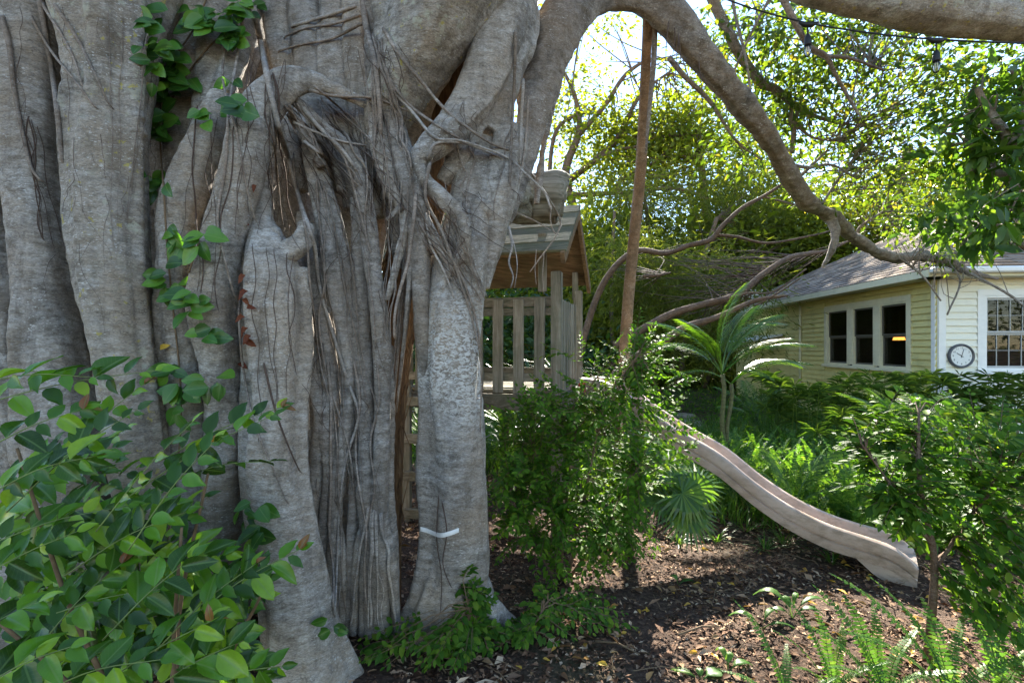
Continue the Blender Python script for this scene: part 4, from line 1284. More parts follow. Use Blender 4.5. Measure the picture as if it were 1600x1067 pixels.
# ------------------------------------------------------------------ string of garden lights
sl = thing("string_light", P(1463, 62, 3.3), "black cord of clear hanging garden bulbs strung below the upper limb", "string light")
blk = plain_mat("black_rubber", (.012, .012, .013), .5, .3, .1)
cord = catmull([(1120, -6, 3.6), (1180, 15, 3.55), (1260, 36, 3.5), (1360, 52, 3.42), (1463, 62, 3.35), (1600, 68, 3.25), (1720, 70, 3.2)], 50)
m_ = MB(); m_.tube([P(*q) for q in cord], .0055, 6); m_.build("cord", blk, sl, True)
gk = NT("bulb_glass"); gtr = gk.n("BsdfTransparent"); ggl = gk.n("BsdfGlossy"); ggl.inputs["Roughness"].default_value = .03
gfr = gk.n("Fresnel"); gms = gk.n("MixShader")
gk.t.links.new(gfr.outputs[0], gms.inputs[0]); gk.t.links.new(gtr.outputs[0], gms.inputs[1]); gk.t.links.new(ggl.outputs[0], gms.inputs[2])
bulbg = gk.finish(gms.outputs[0])
fil = plain_mat("bulb_filament", (.5, .42, .3), .4, .5, .1)
for bx_, by_, bd in ((1463, 62, 3.35), (1262, 37, 3.5)):
    p = P(bx_, by_, bd); u = bd / FPX
    m_ = MB()
    m_.tube([p + Vector((-14 * u, 0, 2 * u)), p + Vector((-5 * u, 0, -2 * u)), p + Vector((6 * u, 0, -2 * u)), p + Vector((16 * u, 0, 1 * u))], [1.5 * u, 4.2 * u, 4.2 * u, 1.5 * u], 8)
    m_.tube([p - ZA * 2 * u, p - ZA * 18 * u], [1.3 * u, 1.3 * u], 6)
    m_.tube([p - ZA * 17 * u, p - ZA * 22 * u, p - ZA * 33 * u, p - ZA * 35 * u], [2 * u, 4.6 * u, 5.4 * u, 4.8 * u], 12)
    sk = m_.build("socket", blk, sl, True)
    m_ = MB(); m_.tube([p - ZA * 35 * u, p - ZA * 39 * u, p - ZA * 46 * u, p - ZA * 51 * u, p - ZA * 53 * u], [3.6 * u, 5.2 * u, 5.4 * u, 3.4 * u, .6 * u], 14)
    m_.build("bulb", bulbg, sk, True)
    m_ = MB()
    for a in range(4): m_.tube([p - ZA * 35 * u + Vector((1.5 * u * math.cos(a * 1.6), 1.5 * u * math.sin(a * 1.6), 0)), p - ZA * 48 * u + Vector((2.5 * u * math.cos(a * 1.6), 2.5 * u * math.sin(a * 1.6), 0))], .5 * u, 4)
    m_.build("filament", fil, sk)

# ------------------------------------------------------------------ stepping stones
stone = plain_mat("stepping_stone", (.36, .30, .24), .85, .2, .25, 9, .3)
for i, (px, py, w) in enumerate([(1068, 651, 30), (1076, 661, 32), (1092, 670, 30), (1104, 681, 34)]):
    p = GP(px, py); q = random.Random(i)
    m_ = MB(); n = 10; r0 = w / 2 * p.y / FPX
    ring = [(p.x + r0 * 1.15 * math.cos(a) * (1 + q.uniform(-.14, .14)), p.y + r0 * 1.1 * math.sin(a) * (1 + q.uniform(-.14, .14))) for a in [j / n * 6.283 for j in range(n)]]
    v = [(x, y, -.02) for x, y in ring] + [(x, y, .05) for x, y in ring] + [(p.x + (x - p.x) * .9, p.y + (y - p.y) * .9, .062) for x, y in ring]
    f = [(a * n + j, a * n + (j + 1) % n, (a + 1) * n + (j + 1) % n, (a + 1) * n + j) for a in range(2) for j in range(n)] + [tuple(2 * n + j for j in range(n))]
    m_.add(v, f)
    o = m_.build("stepping_stone", stone)
    tag(o, ["flat tan stepping stone farthest from the slide, beside the palm", "second flat stepping stone along the path past the slide", "third flat stepping stone along the path past the slide", "flat tan stepping stone closest to the slide's edge"][i], "stepping stone", "stepping stones in the garden path")
# ------------------------------------------------------------------ leaves
def leaf_mesh(name, mat, rows=6, wide=.5, tip=1.0, curl=.12, fold=.14, droop=.18):
    """one leaf of unit length along +Y with a folded midrib, about 40 triangles"""
    v, f = [], []
    prof = []
    for i in range(rows + 1):
        t = i / rows
        t = t ** .92
        w = wide * (math.sin(math.pi * min(1, t ** .86))) ** .62 * (1 - .30 * tip * t ** 3) if 0 < i < rows else 0
        prof.append((t, max(.010, w)))
    for i, (t, w) in enumerate(prof):
        for s in (-1, -.5, 0, .5, 1):
            x = s * w * .5
            z = fold * abs(s) * w - droop * t * t + curl * abs(s) ** 2 * .3 * math.sin(t * 5)
            v.append((x, t, z))
    for i in range(rows):
        for j in range(4):
            q = i * 5 + j
            f.append((q, q + 1, q + 6, q + 5))
    m_ = MB(); m_.add(v, f)
    return m_.mesh(name, mat, True)

G = {}
G['glossy'] = leaf_mat("glossy_leaf", [(0, (.018, .052, .006)), (.40, (.045, .13, .008)), (.66, (.10, .25, .012)), (.88, (.19, .34, .02)), (1, (.26, .40, .03))], .36, rough=.26, spec=.38, vein=True)
G['vine'] = leaf_mat("vine_leaf", [(0, (.022, .08, .012)), (.6, (.05, .16, .018)), (1, (.12, .27, .025))], .35, rough=.33, vein=True)
G['shrub'] = leaf_mat("shrub_leaf", [(0, (.04, .10, .012)), (.5, (.07, .16, .014)), (.85, (.11, .23, .02)), (1, (.19, .28, .03))], .5, rough=.55, spec=.14)
G['shrub2'] = leaf_mat("shrub_leaf_dark", [(0, (.034, .09, .012)), (.5, (.06, .145, .015)), (.9, (.11, .21, .02)), (1, (.19, .26, .03))], .5, rough=.52, spec=.16)
G['canopy'] = leaf_mat("canopy_leaf", [(0, (.045, .08, .010)), (.5, (.075, .13, .014)), (.9, (.13, .18, .02)), (1, (.22, .18, .03))], .55, rough=.4)
G['back'] = leaf_mat("far_leaf", [(0, (.08, .105, .012)), (.5, (.13, .165, .016)), (1, (.20, .225, .025))], .6, rough=.5, spec=.3)
G['fine'] = leaf_mat("feathery_leaf", [(0, (.075, .10, .018)), (.5, (.125, .15, .026)), (1, (.18, .20, .035))], .55, rough=.6, spec=.2)
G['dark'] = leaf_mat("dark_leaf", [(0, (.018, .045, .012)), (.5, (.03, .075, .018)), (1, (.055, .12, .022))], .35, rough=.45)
G['palm'] = leaf_mat("palm_leaf", [(0, (.04, .10, .014)), (.6, (.07, .155, .018)), (1, (.13, .22, .025))], .5, rough=.3, spec=.5)
G['fern'] = leaf_mat("fern_leaf", [(0, (.045, .12, .022)), (.6, (.085, .19, .03)), (1, (.15, .25, .045))], .45, rough=.45, spec=.3)
G['grass'] = leaf_mat("strap_leaf", [(0, (.04, .10, .012)), (.6, (.08, .17, .016)), (.93, (.10, .19, .035)), (1, (.25, .21, .10))], .42, rough=.4, spec=.4)
G['papyrus'] = leaf_mat("papyrus_leaf", [(0, (.04, .085, .014)), (.6, (.07, .135, .018)), (1, (.13, .20, .03))], .48, rough=.45)
G['broad'] = leaf_mat("broad_leaf", [(0, (.045, .105, .018)), (.6, (.075, .16, .024)), (1, (.14, .23, .035))], .5, rough=.35)
G['yellow'] = leaf_mat("fallen_yellow", [(0, (.42, .24, .04)), (.5, (.50, .33, .05)), (1, (.36, .17, .05))], .25, rough=.55, spec=.2)
G['young'] = leaf_mat("young_red_leaf", [(0, (.20, .16, .03)), (.5, (.26, .13, .035)), (1, (.22, .07, .03))], .45, rough=.3, vein=True)
G['red'] = leaf_mat("dry_red_leaf", [(0, (.10, .024, .012)), (1, (.16, .05, .022))], .3, rough=.6, spec=.2)
LM = {
    'glossy': [leaf_mesh("leaf", G['glossy'], 6, w, 1, .16, f_, d) for w, d, f_ in ((.54, .16, .16), (.48, .30, .24), (.58, .06, .10), (.52, .38, .3))],
    'vine': [leaf_mesh("leaf", G['vine'], 6, w, 1.3, .1, .10, d) for w, d in ((.66, .16), (.74, .1))],
    'shrub': [leaf_mesh("leaf", G['shrub'], 4, w, .6, .1, .14, .12) for w in (.54, .62)],
    'shrub2': [leaf_mesh("leaf", G['shrub2'], 4, w, .8, .1, .14, .14) for w in (.50, .58)],
    'young': [leaf_mesh("leaf", G['young'], 6, .46, 1, .2, .26, .2)],
    'red': [leaf_mesh("leaf", G['red'], 4, .6, .8, .5, .3, .3)],
    'yellow': [leaf_mesh("fallen_leaf", G['yellow'], 4, .46, 1, .3, .16, .1)],
}
def frame(d, n):
    """rotation whose Y runs along d and whose Z is close to n"""
    d = Vector(d).normalized(); n = Vector(n)
    x = d.cross(n)
    if x.length < 1e-4: x = d.orthogonal()
    x.normalize(); z = x.cross(d)
    return Matrix((x, d, z)).transposed()

def place_leaf(kind, p, d, n, L, parent, rnd, name="leaf"):
    ms = LM[kind]
    o = bpy.data.objects.new(name, ms[int(rnd * 97) % len(ms)])
    COL.objects.link(o)
    if parent is not None: o.parent = parent
    base = Vector(parent.location) if parent is not None else Vector()
    o.matrix_local = Matrix.Translation(Vector(p) - base) @ frame(d, n).to_4x4() @ Matrix.Scale(L, 4)
    return o

def in_view(p):
    if p[1] < .3: return False
    x, y = 800 + p[0] / p[1] * FPX, HOR - (p[2] - CAM_H) / p[1] * FPX
    return -20 < x < 1620 and -20 < y < 1087

def set_leaves(kind, leaves, parent, limit=290, mat=None, shape=6, width=.55):
    """leaves: (pos, dir, normal, length); the largest in view are parts, the rest one mesh"""
    seen = sorted([l for l in leaves if in_view(l[0])], key=lambda l: -l[3] / l[0][1])
    first = seen[:limit]
    ids = {id(l) for l in first}
    q = random.Random(len(leaves))
    for l in first: place_leaf(kind, l[0], l[1], l[2], l[3], parent, q.random())
    rest = [l for l in leaves if id(l) not in ids]
    if rest:
        leaf_cloud("foliage", mat or G[kind], [l[0] for l in rest], [l[1] for l in rest], [l[2] for l in rest],
                   [l[3] for l in rest], [l[3] * width for l in rest], [q.random() for _ in rest], parent, shape=shape)

def spray(p0, p1, nleaf, L, q, bow=.06, n_face=(0, -.55, .8), start=.12, twig_r=.0022, parent=None, mat=None, opposite=False):
    """a leafy twig from p0 to p1; returns its leaves and makes its stem"""
    p0, p1 = Vector(p0), Vector(p1)
    d = p1 - p0; ln = d.length; d.normalize()
    up = Vector((0, 0, 1))
    ctrl = [p0, p0.lerp(p1, .5) + up * ln * bow * q.uniform(.4, 1.4), p1]
    pts = [Vector(x) for x in catmull([tuple(c) for c in ctrl], 10)]
    out = []
    nf = (Vector(n_face) + Vector((q.gauss(0, .22), q.gauss(0, .22), q.gauss(0, .2)))).normalized()
    for i in range(nleaf):
        t = start + (1 - start) * (i + .5) / nleaf
        k_ = min(8, int(t * 9)); fr = t * 9 - k_
        p = pts[k_].lerp(pts[k_ + 1], fr)
        tan = (pts[k_ + 1] - pts[k_]).normalized()
        side = tan.cross(nf)
        if side.length < .05: side = tan.orthogonal()
        side.normalize()
        for s in ((1, -1) if opposite else ((1,) if i % 2 else (-1,))):
            ang = q.uniform(.75, 1.15) * (1 - .5 * max(0, t - .7) / .3)
            ld = tan * math.cos(ang) + side * (s * math.sin(ang)) + Vector((0, 0, -.16 + q.gauss(0, .12)))
            ln_ = L * q.uniform(.62, 1.22) * (1 - .55 * max(0, t - .75) / .25)
            nn = nf + Vector((q.gauss(0, .25), q.gauss(0, .25), q.gauss(0, .25)))
            out.append((p + ld.normalized() * .004, ld, nn, ln_))
    tan = (pts[-1] - pts[-2]).normalized()
    out.append((pts[-1], tan, nf, L * .55))
    if parent is not None:
        m_ = MB(); m_.tube(pts, np.linspace(twig_r, twig_r * .45, 10), 5)
        m_.build("twig", mat or M['green_twig'], parent, True)
    return out

# ---- foreground bush with broad glossy leaves, lower left
def glossy_bush():
    q = random.Random(21)
    base = Vector((-1.15, 1.75, 0))
    t = thing("glossy_shrub", base, "large foreground shrub with broad glossy dark green leaves and a few reddish young ones", "shrub")
    S = [  # px, py, d of the start and of the tip, leaves, length in metres
        ((-60, 640, 1.5), (252, 578, 1.62), 11, .085), ((-40, 600, 1.5), (150, 590, 1.55), 8, .085),
        ((-30, 780, 1.35), (150, 712, 1.4), 9, .085), ((-20, 700, 1.4), (130, 640, 1.5), 8, .08),
        ((10, 800, 1.4), (215, 640, 1.5), 10, .08), ((90, 740, 1.6), (225, 600, 1.62), 9, .075),
        ((180, 790, 1.5), (428, 648, 1.62), 12, .075), ((150, 830, 1.45), (300, 660, 1.55), 10, .075),
        ((200, 860, 1.42), (335, 690, 1.5), 10, .078), ((250, 720, 1.6), (440, 636, 1.68), 9, .07),
        ((250, 760, 1.55), (428, 720, 1.66), 9, .07),
        ((60, 1010, 1.35), (190, 880, 1.5), 8, .085), ((-30, 900, 1.35), (120, 830, 1.45), 9, .085),
        ((290, 970, 1.42), (468, 858, 1.55), 11, .075), ((240, 1020, 1.4), (400, 880, 1.5), 9, .08),
        ((300, 1070, 1.35), (440, 1040, 1.45), 8, .075), ((130, 1090, 1.2), (330, 970, 1.3), 9, .085),
        ((-40, 1080, 1.1), (110, 1010, 1.15), 8, .08), ((30, 1100, 1.15), (250, 1030, 1.2), 9, .085),
        ((-60, 1000, 1.15), (60, 940, 1.2), 7, .085), ((80, 960, 1.4), (250, 920, 1.45), 9, .085),
        ((-40, 860, 1.5), (200, 790, 1.6), 10, .08), ((100, 900, 1.5), (290, 800, 1.55), 9, .08),
        ((160, 1000, 1.3), (300, 870, 1.4), 9, .085), ((220, 1090, 1.25), (380, 1000, 1.35), 8, .08),
    ]
    L = []
    for (a, b, n, ln) in S:
        L += spray(P(*a), P(*b), n, ln * 1.1, q, parent=t, n_face=(0, -.7, .7))
    front = list(L)
    back = []
    for i in range(84):      # shaded sprays further in
        while True:
            x, y = q.uniform(-60, 290), q.uniform(700, 1080)
            if y > 735 + max(0, x - 20) * .62: break
        d = q.uniform(1.65, 2.1)
        an = q.uniform(-.9, .5)
        p1 = P(x + 150 * math.cos(an), y + 150 * math.sin(an) - 30, d + q.uniform(-.1, .12))
        back += spray(P(x, y, d), p1, 9, .105, q, parent=None, n_face=(0, -.7, .6))
    set_leaves('glossy', front + back, t, 275, shape=8, width=.52)
    for (a, b, n, ln) in S[2:18]:      # reddish young leaves at some tips
        if q.random() < .62:
            tipp = P(*b)
            for _ in range(q.choice((1, 2, 2))): place_leaf('young', tipp, (tipp - P(*a)).normalized() + Vector((q.gauss(0, .4), q.gauss(0, .3), q.gauss(.1, .3))), (q.gauss(0, .3), -.7, .7), q.uniform(.03, .05), t, q.random())
    # woody stems
    for a, b in (((-1.15, 1.75, 0), (-1.7, 1.5, .95)), ((-1.15, 1.75, 0), (-1.0, 1.55, 1.05)), ((-1.1, 1.72, 0), (-.72, 1.5, .9)), ((-1.2, 1.8, 0), (-1.45, 1.5, 1.3)), ((-1.2, 1.7, 0), (-1.35, 1.3, .6)), ((-1.12, 1.76, 0), (-.95, 1.6, 1.2))):
        m_ = MB(); mid = Vector(a).lerp(Vector(b), .5) + Vector((q.uniform(-.08, .08), 0, .05))
        pts = [Vector(x) for x in catmull([a, tuple(mid), b], 12)]
        m_.tube(pts, np.linspace(.011, .004, 12), 6); m_.build("stem", M['twig'], t, True)
glossy_bush()

# ---- vine that climbs the trunk
def vine():
    q = random.Random(4)
    t = thing("climbing_vine", P(262, 1000, 2.4), "vine with pointed green leaves climbing the dark gap between the left stems", "vine")
    t.location.z = 0
    L = []
    def on(px, py, off=.03):
        d = surface_depth(px, py)
        return P(px, py, (d if d is not None else 2.6) - off)
    paths = [[(256, 990), (262, 840), (280, 700), (282, 600), (270, 480), (262, 400), (256, 300), (250, 200), (262, 110), (300, 50), (330, -20)],
             [(250, 220), (262, 170), (290, 120), (330, 70), (372, 40)], [(270, 480), (290, 440), (310, 380)]]
    for pth in paths:
        c = catmull(pth, 40); pts = [on(x, y, .015) for x, y in c]
        m_ = MB(); m_.tube(pts, [.0045] * 40, 5); m_.build("stem", M['twig'], t, True)
    cl = [(215, 45, 1), (232, 70, 2), (250, 100, 3), (265, 80, 3), (280, 100, 3), (250, 130, 3), (268, 145, 2), (246, 186, 3), (258, 200, 2), (300, 18, 3), (318, 36, 4), (340, 50, 4), (345, 20, 3), (362, 66, 3),
          (375, 12, 3), (388, 10, 3), (366, 42, 3), (262, 115, 3), (290, 128, 2), (240, 50, 2), (252, 20, 2), (245, 278, 3), (250, 290, 2), (318, 178, 1), (335, 186, 2), (375, 165, 4), (368, 125, 1), (262, 360, 2), (280, 375, 3), (296, 384, 3), (312, 372, 3),
          (258, 420, 2), (270, 445, 3), (285, 462, 4), (300, 470, 2), (290, 485, 2), (322, 520, 3), (312, 600, 3), (330, 594, 2), (270, 580, 3), (282, 606, 3), (262, 612, 2), (265, 640, 2), (390, 800, 3), (398, 830, 3), (380, 830, 2), (256, 210, 2), (330, 850, 2), (395, 790, 2),
          (520, 970, 2), (528, 986, 2)]
    for x, y, n in cl:
        big = .112 if y < 200 else (.10 if y < 900 else .07)
        for i in range(int(n * (1.9 if y < 300 else 1.5) + .5)):
            px, py = x + q.uniform(-15, 15), y + q.uniform(-11, 11)
            p = on(px, py, .05 + q.uniform(0, .05))
            a = q.uniform(-.6, 3.7)
            d = Vector((math.cos(a), -.35 + q.gauss(0, .2), -abs(math.sin(a)) * .9 + .15))
            L.append((p, d, Vector((q.gauss(0, .35), -1, .35 + q.gauss(0, .3))), big * q.uniform(.6, 1.1)))
    set_leaves('vine', L, t, 298)
    # dead red leaves caught on the vine
    for x, y in ((401, 290), (390, 352), (384, 430), (381, 466), (386, 480), (383, 495), (388, 512), (384, 530), (392, 524), (376, 566), (388, 455)):
        p = on(x, y, .02)
        place_leaf('red', p, (q.gauss(0, .5), -.3, -1 + q.random()), (q.gauss(0, .4), -1, .3), .06 * q.uniform(.6, 1), t, q.random(), "dry_leaf")
    p = on(250, 545, .03)
    place_leaf('yellow', p, (.8, -.3, .3), (0, -1, .3), .06, t, .4, "dry_leaf")
vine()

def inside(q, c, r, shell=.0):
    while True:
        v = Vector((q.uniform(-1, 1), q.uniform(-1, 1), q.uniform(-1, 1)))
        l = v.length
        if shell <= l <= 1: return Vector((c[0] + v.x * r[0], c[1] + v.y * r[1], c[2] + v.z * r[2]))

def shrub(name, label, base, stems, blobs, ntwig, nleaf, L, kind, seed, limit=290, bark='twig', twl=.3, shape=6, n_face=(0, -.25, .9)):
    """stems: lists of points; blobs: (centre, radii, weight) where the twig tips go"""
    q = random.Random(seed)
    t = thing(name, base, label, "shrub" if "tree" not in name else "tree")
    spts = []
    for s in stems:
        c = catmull(s, 14)
        pts = [Vector(x[:3]) for x in c]; spts += pts[4:]
        m_ = MB(); m_.tube(pts, c[:, 3], 7, wob=.05, seed=seed); m_.build("stem", M[bark], t, True)
    tw = MB(); leaves = []
    ws = [b[2] for b in blobs]
    for i in range(ntwig):
        c, r, _ = q.choices(blobs, ws)[0]
        tip = inside(q, c, r, .25)
        if tip.z < .03: tip.z = .03 + q.random() * .1
        src = min(q.sample(spts, min(len(spts), 9)), key=lambda s: (s - tip).length)
        d = tip - src
        st = tip - d.normalized() * min(d.length, twl * q.uniform(.7, 1.3))
        if q.random() < .5 and d.length > twl: tw.tube([src, src.lerp(st, .5) + Vector((0, 0, .04)), st], [.0035, .003, .002], 4)
        pts = [st, st.lerp(tip, .5) + Vector((0, 0, .02)), tip]
        tw.tube(pts, [.002, .0016, .001], 3)
        leaves += spray(st, tip, nleaf, L, q, n_face=n_face, opposite=True)
    if tw.f:
        o = tw.build("twigs", M[bark], t); o["kind"] = "stuff"
    set_leaves(kind, leaves, t, limit, shape=shape)
    return t

# ---- bright shrub beneath the playhouse and slide top
def b_at(px, py, d, rx, ry, rd, w):     # blob from picture measures
    c = P(px, py, d); return (tuple(c), (rx * d / FPX, rd, ry * d / FPX), w)
SB = GP(880, 905)
shrub("small_leaved_shrub", "bushy bright green small-leaved shrub growing in front of the playhouse and slide top", SB,
      [[(SB.x, SB.y, 0, .014), (SB.x - .1, SB.y, .5, .010), (SB.x - .25, SB.y + .1, 1.0, .006)],
       [(SB.x + .03, SB.y, 0, .014), (SB.x + .15, SB.y - .02, .6, .010), (SB.x + .3, SB.y + .05, 1.2, .006), (SB.x + .55, SB.y + .1, 1.55, .004)],
       [(SB.x + .05, SB.y + .03, 0, .012), (SB.x + .3, SB.y, .4, .009), (SB.x + .5, SB.y, .75, .005)],
       [(SB.x - .02, SB.y + .02, 0, .012), (SB.x + .05, SB.y + .1, .7, .009), (SB.x + .15, SB.y + .1, 1.25, .005)],
       [(SB.x - .05, SB.y, 0, .010), (SB.x - .25, SB.y - .02, .35, .007), (SB.x - .38, SB.y, .7, .004)]],
      [b_at(920, 740, 3.45, 110, 120, .35, 5), b_at(830, 690, 3.5, 75, 100, .3, 3), b_at(960, 650, 3.6, 85, 70, .3, 2.6), b_at(1040, 585, 3.7, 50, 40, .25, 1.1), b_at(800, 790, 3.3, 55, 95, .3, 2.2),
       b_at(960, 830, 3.3, 70, 60, .3, 2.4), b_at(890, 860, 3.3, 80, 60, .3, 1.6), b_at(1075, 690, 3.45, 30, 22, .1, .25), b_at(870, 610, 3.6, 70, 30, .2, .6), b_at(800, 650, 3.55, 50, 40, .2, .6), b_at(845, 560, 3.6, 16, 46, .1, .22), b_at(925, 545, 3.65, 30, 40, .12, .4), b_at(985, 560, 3.7, 30, 60, .15, .5), b_at(1015, 525, 3.75, 50, 44, .15, .55), b_at(1000, 700, 3.5, 90, 100, .2, 1.4)],
      700, 7, .05, 'shrub', 31)
# low seedlings at the foot of it and of the pillar
SB2 = GP(770, 1010)
shrub("ground_creeper", "low leafy creeper over the roots at the foot of the right pillar", SB2,
      [[(SB2.x, SB2.y, 0, .005), (SB2.x - .1, SB2.y - .05, .15, .004), (SB2.x - .15, SB2.y - .1, .4, .002)], [(SB2.x, SB2.y, 0, .005), (SB2.x + .2, SB2.y, .1, .003), (SB2.x + .3, SB2.y + .1, .2, .002)]],
      [b_at(740, 940, 2.68, 36, 60, .06, 2), b_at(700, 1030, 2.5, 60, 34, .12, 1.3), b_at(790, 1010, 2.7, 50, 45, .2, 1.6), b_at(580, 1040, 2.55, 40, 26, .12, .7), b_at(880, 960, 2.9, 90, 40, .3, 2), b_at(960, 985, 2.85, 40, 14, .2, .3)],
      150, 5, .05, 'shrub2', 12, n_face=(0, -.5, .8))
# ---- young tree at the right with slender trunk
TB = GP(1448, 1034)
shrub("young_tree", "leafy young tree with a slender brown trunk beside the end of the slide", TB,
      [[(TB.x, TB.y, -.02, .024), (TB.x + .03, TB.y, .3, .019), (TB.x + .035, TB.y, .55, .016), (TB.x - .02, TB.y + .02, .9, .011), (TB.x + .0, TB.y + .05, 1.25, .006)],
       [(TB.x + .03, TB.y, .45, .010), (TB.x + .2, TB.y - .03, .75, .008), (TB.x + .45, TB.y, 1.0, .005)],
       [(TB.x + .02, TB.y, .6, .009), (TB.x - .15, TB.y, .85, .006), (TB.x - .3, TB.y + .05, 1.1, .004)],
       [(TB.x + .03, TB.y, .5, .009), (TB.x + .3, TB.y + .1, .6, .007), (TB.x + .6, TB.y + .1, .75, .004)]],
      [b_at(1470, 750, 2.65, 90, 110, .35, 3), b_at(1400, 700, 2.75, 90, 70, .3, 2), b_at(1560, 760, 2.6, 90, 140, .35, 3.4), b_at(1590, 890, 2.5, 70, 100, .3, 2), b_at(1400, 790, 2.65, 80, 50, .25, 1.3), b_at(1480, 640, 2.85, 140, 40, .3, 1.4), b_at(1340, 750, 2.85, 60, 40, .2, .6), b_at(1570, 960, 2.4, 50, 60, .2, .8)],
      330, 6, .062, 'shrub2', 7, bark='brown_bark')
for i, (x0, x1, h) in enumerate(((1428, 1450, .62), (1440, 1468, .5))):
    pass

# ------------------------------------------------------------------ canopy and background trees
def cluster_tree(name, label, base, limbs, blobs, nclus, nleaf, L, W, mat, seed, bark='brown_bark', spread=.5, shape=4, category="tree", droop=0.0, group=None, flat=.45, twr=.006):
    q = random.Random(seed); rs = np.random.RandomState(seed)
    t = thing(name, base, label, category, group)
    lpts = []
    for i, c in enumerate(limbs):
        pts, rad = ptube(c, max(10, 7 * len(c)))
        m_ = MB(); m_.tube(pts, rad, 9, wob=.06, seed=i); m_.build("trunk" if i == 0 else "limb", M[bark], t, True)
        lpts += pts[len(pts) // 3:]
    tw = MB(); pos, dr = [], []
    ws = [b[2] for b in blobs]
    for i in range(nclus):
        c, r, _ = q.choices(blobs, ws)[0]
        ctr = inside(q, c, r, .2)
        if lpts and q.random() < .55:
            src = min(q.sample(lpts, min(len(lpts), 14)), key=lambda s: (s - ctr).length)
            mid = src.lerp(ctr, .5) + Vector((q.gauss(0, .12), q.gauss(0, .12), q.gauss(0, .12)))
            tw.tube([Vector(x) for x in catmull([tuple(src), tuple(mid), tuple(ctr)], 6)], np.linspace(twr * 1.6, twr * .4, 6), 4)
        n = int(nleaf * q.uniform(.5, 1.5))
        p = rs.normal(0, 1, (n, 3)) * np.array([spread, spread, spread * flat]) * q.uniform(.6, 1.2)
        pos.append(np.array(ctr) + p)
        d = p + rs.normal(0, .4, (n, 3)); d[:, 2] -= droop + .1
        dr.append(d)
    pos = np.vstack(pos); dr = np.vstack(dr)
    nr = rs.normal(0, .55, pos.shape) + np.array([0, -.1, .8])
    if tw.f:
        o = tw.build("twigs", M[bark], t); o["kind"] = "stuff"
    n = len(pos)
    ln = L * rs.uniform(.65, 1.2, n)
    leaf_cloud("crown", mat, pos, dr, nr, ln, ln * W, rs.rand(n), t, shape=shape)
    return t

# leafy sprays of the fig itself, hung under its limbs and against the sky
fig_blobs = [b_at(1330, 120, 5.0, 150, 85, .8, 5), b_at(1430, 200, 5.2, 140, 90, .8, 5), b_at(1250, 80, 4.6, 80, 50, .5, 1.6), b_at(1330, 260, 5.6, 110, 60, .7, 3), b_at(1200, 200, 5.0, 60, 60, .5, 1.4), b_at(1180, 90, 4.6, 40, 50, .4, .8),
             b_at(1440, 330, 6.6, 90, 45, .6, 2), b_at(1100, 60, 4.8, 40, 60, .4, .6), b_at(1400, 60, 4.6, 160, 40, .6, 2.4), b_at(1540, 110, 4.8, 90, 60, .6, 2), b_at(1490, 380, 7.2, 70, 30, .3, 1.2), b_at(1300, 20, 4.4, 200, 40, .6, 2)]
def fig_crown():
    q = random.Random(77); rs = np.random.RandomState(77)
    pos, dr = [], []; tw = MB()
    ws = [b[2] for b in fig_blobs]
    lim = []
    for c in FIG_BR: lim += ptube(c, 14)[0][3:]
    for i in range(430):
        c, r, _ = q.choices(fig_blobs, ws)[0]
        ctr = inside(q, c, r)
        src = min(q.sample(lim, 20), key=lambda s: (s - ctr).length)
        if q.random() < .6:
            mid = src.lerp(ctr, .5) + Vector((q.gauss(0, .08), q.gauss(0, .08), q.gauss(0, .1)))
            tw.tube([Vector(x) for x in catmull([tuple(src), tuple(mid), tuple(ctr)], 6)], np.linspace(.006, .002, 6), 4)
        n = q.randrange(14, 40)
        p = rs.normal(0, 1, (n, 3)) * np.array([.19, .19, .10])
        pos.append(np.array(ctr) + p)
        d = p + rs.normal(0, .1, (n, 3)); d[:, 2] -= .12
        dr.append(d)
    pos = np.vstack(pos); dr = np.vstack(dr); n = len(pos)
    o = tw.build("twigs", M['bark_limb'], fig); o["kind"] = "stuff"
    ln = .075 * rs.uniform(.6, 1.2, n)
    leaf_cloud("crown", G['canopy'], pos, dr, rs.normal(0, .5, pos.shape) + np.array([0, -.3, .7]), ln, ln * .5, rs.rand(n), fig, shape=6)
fig_crown()

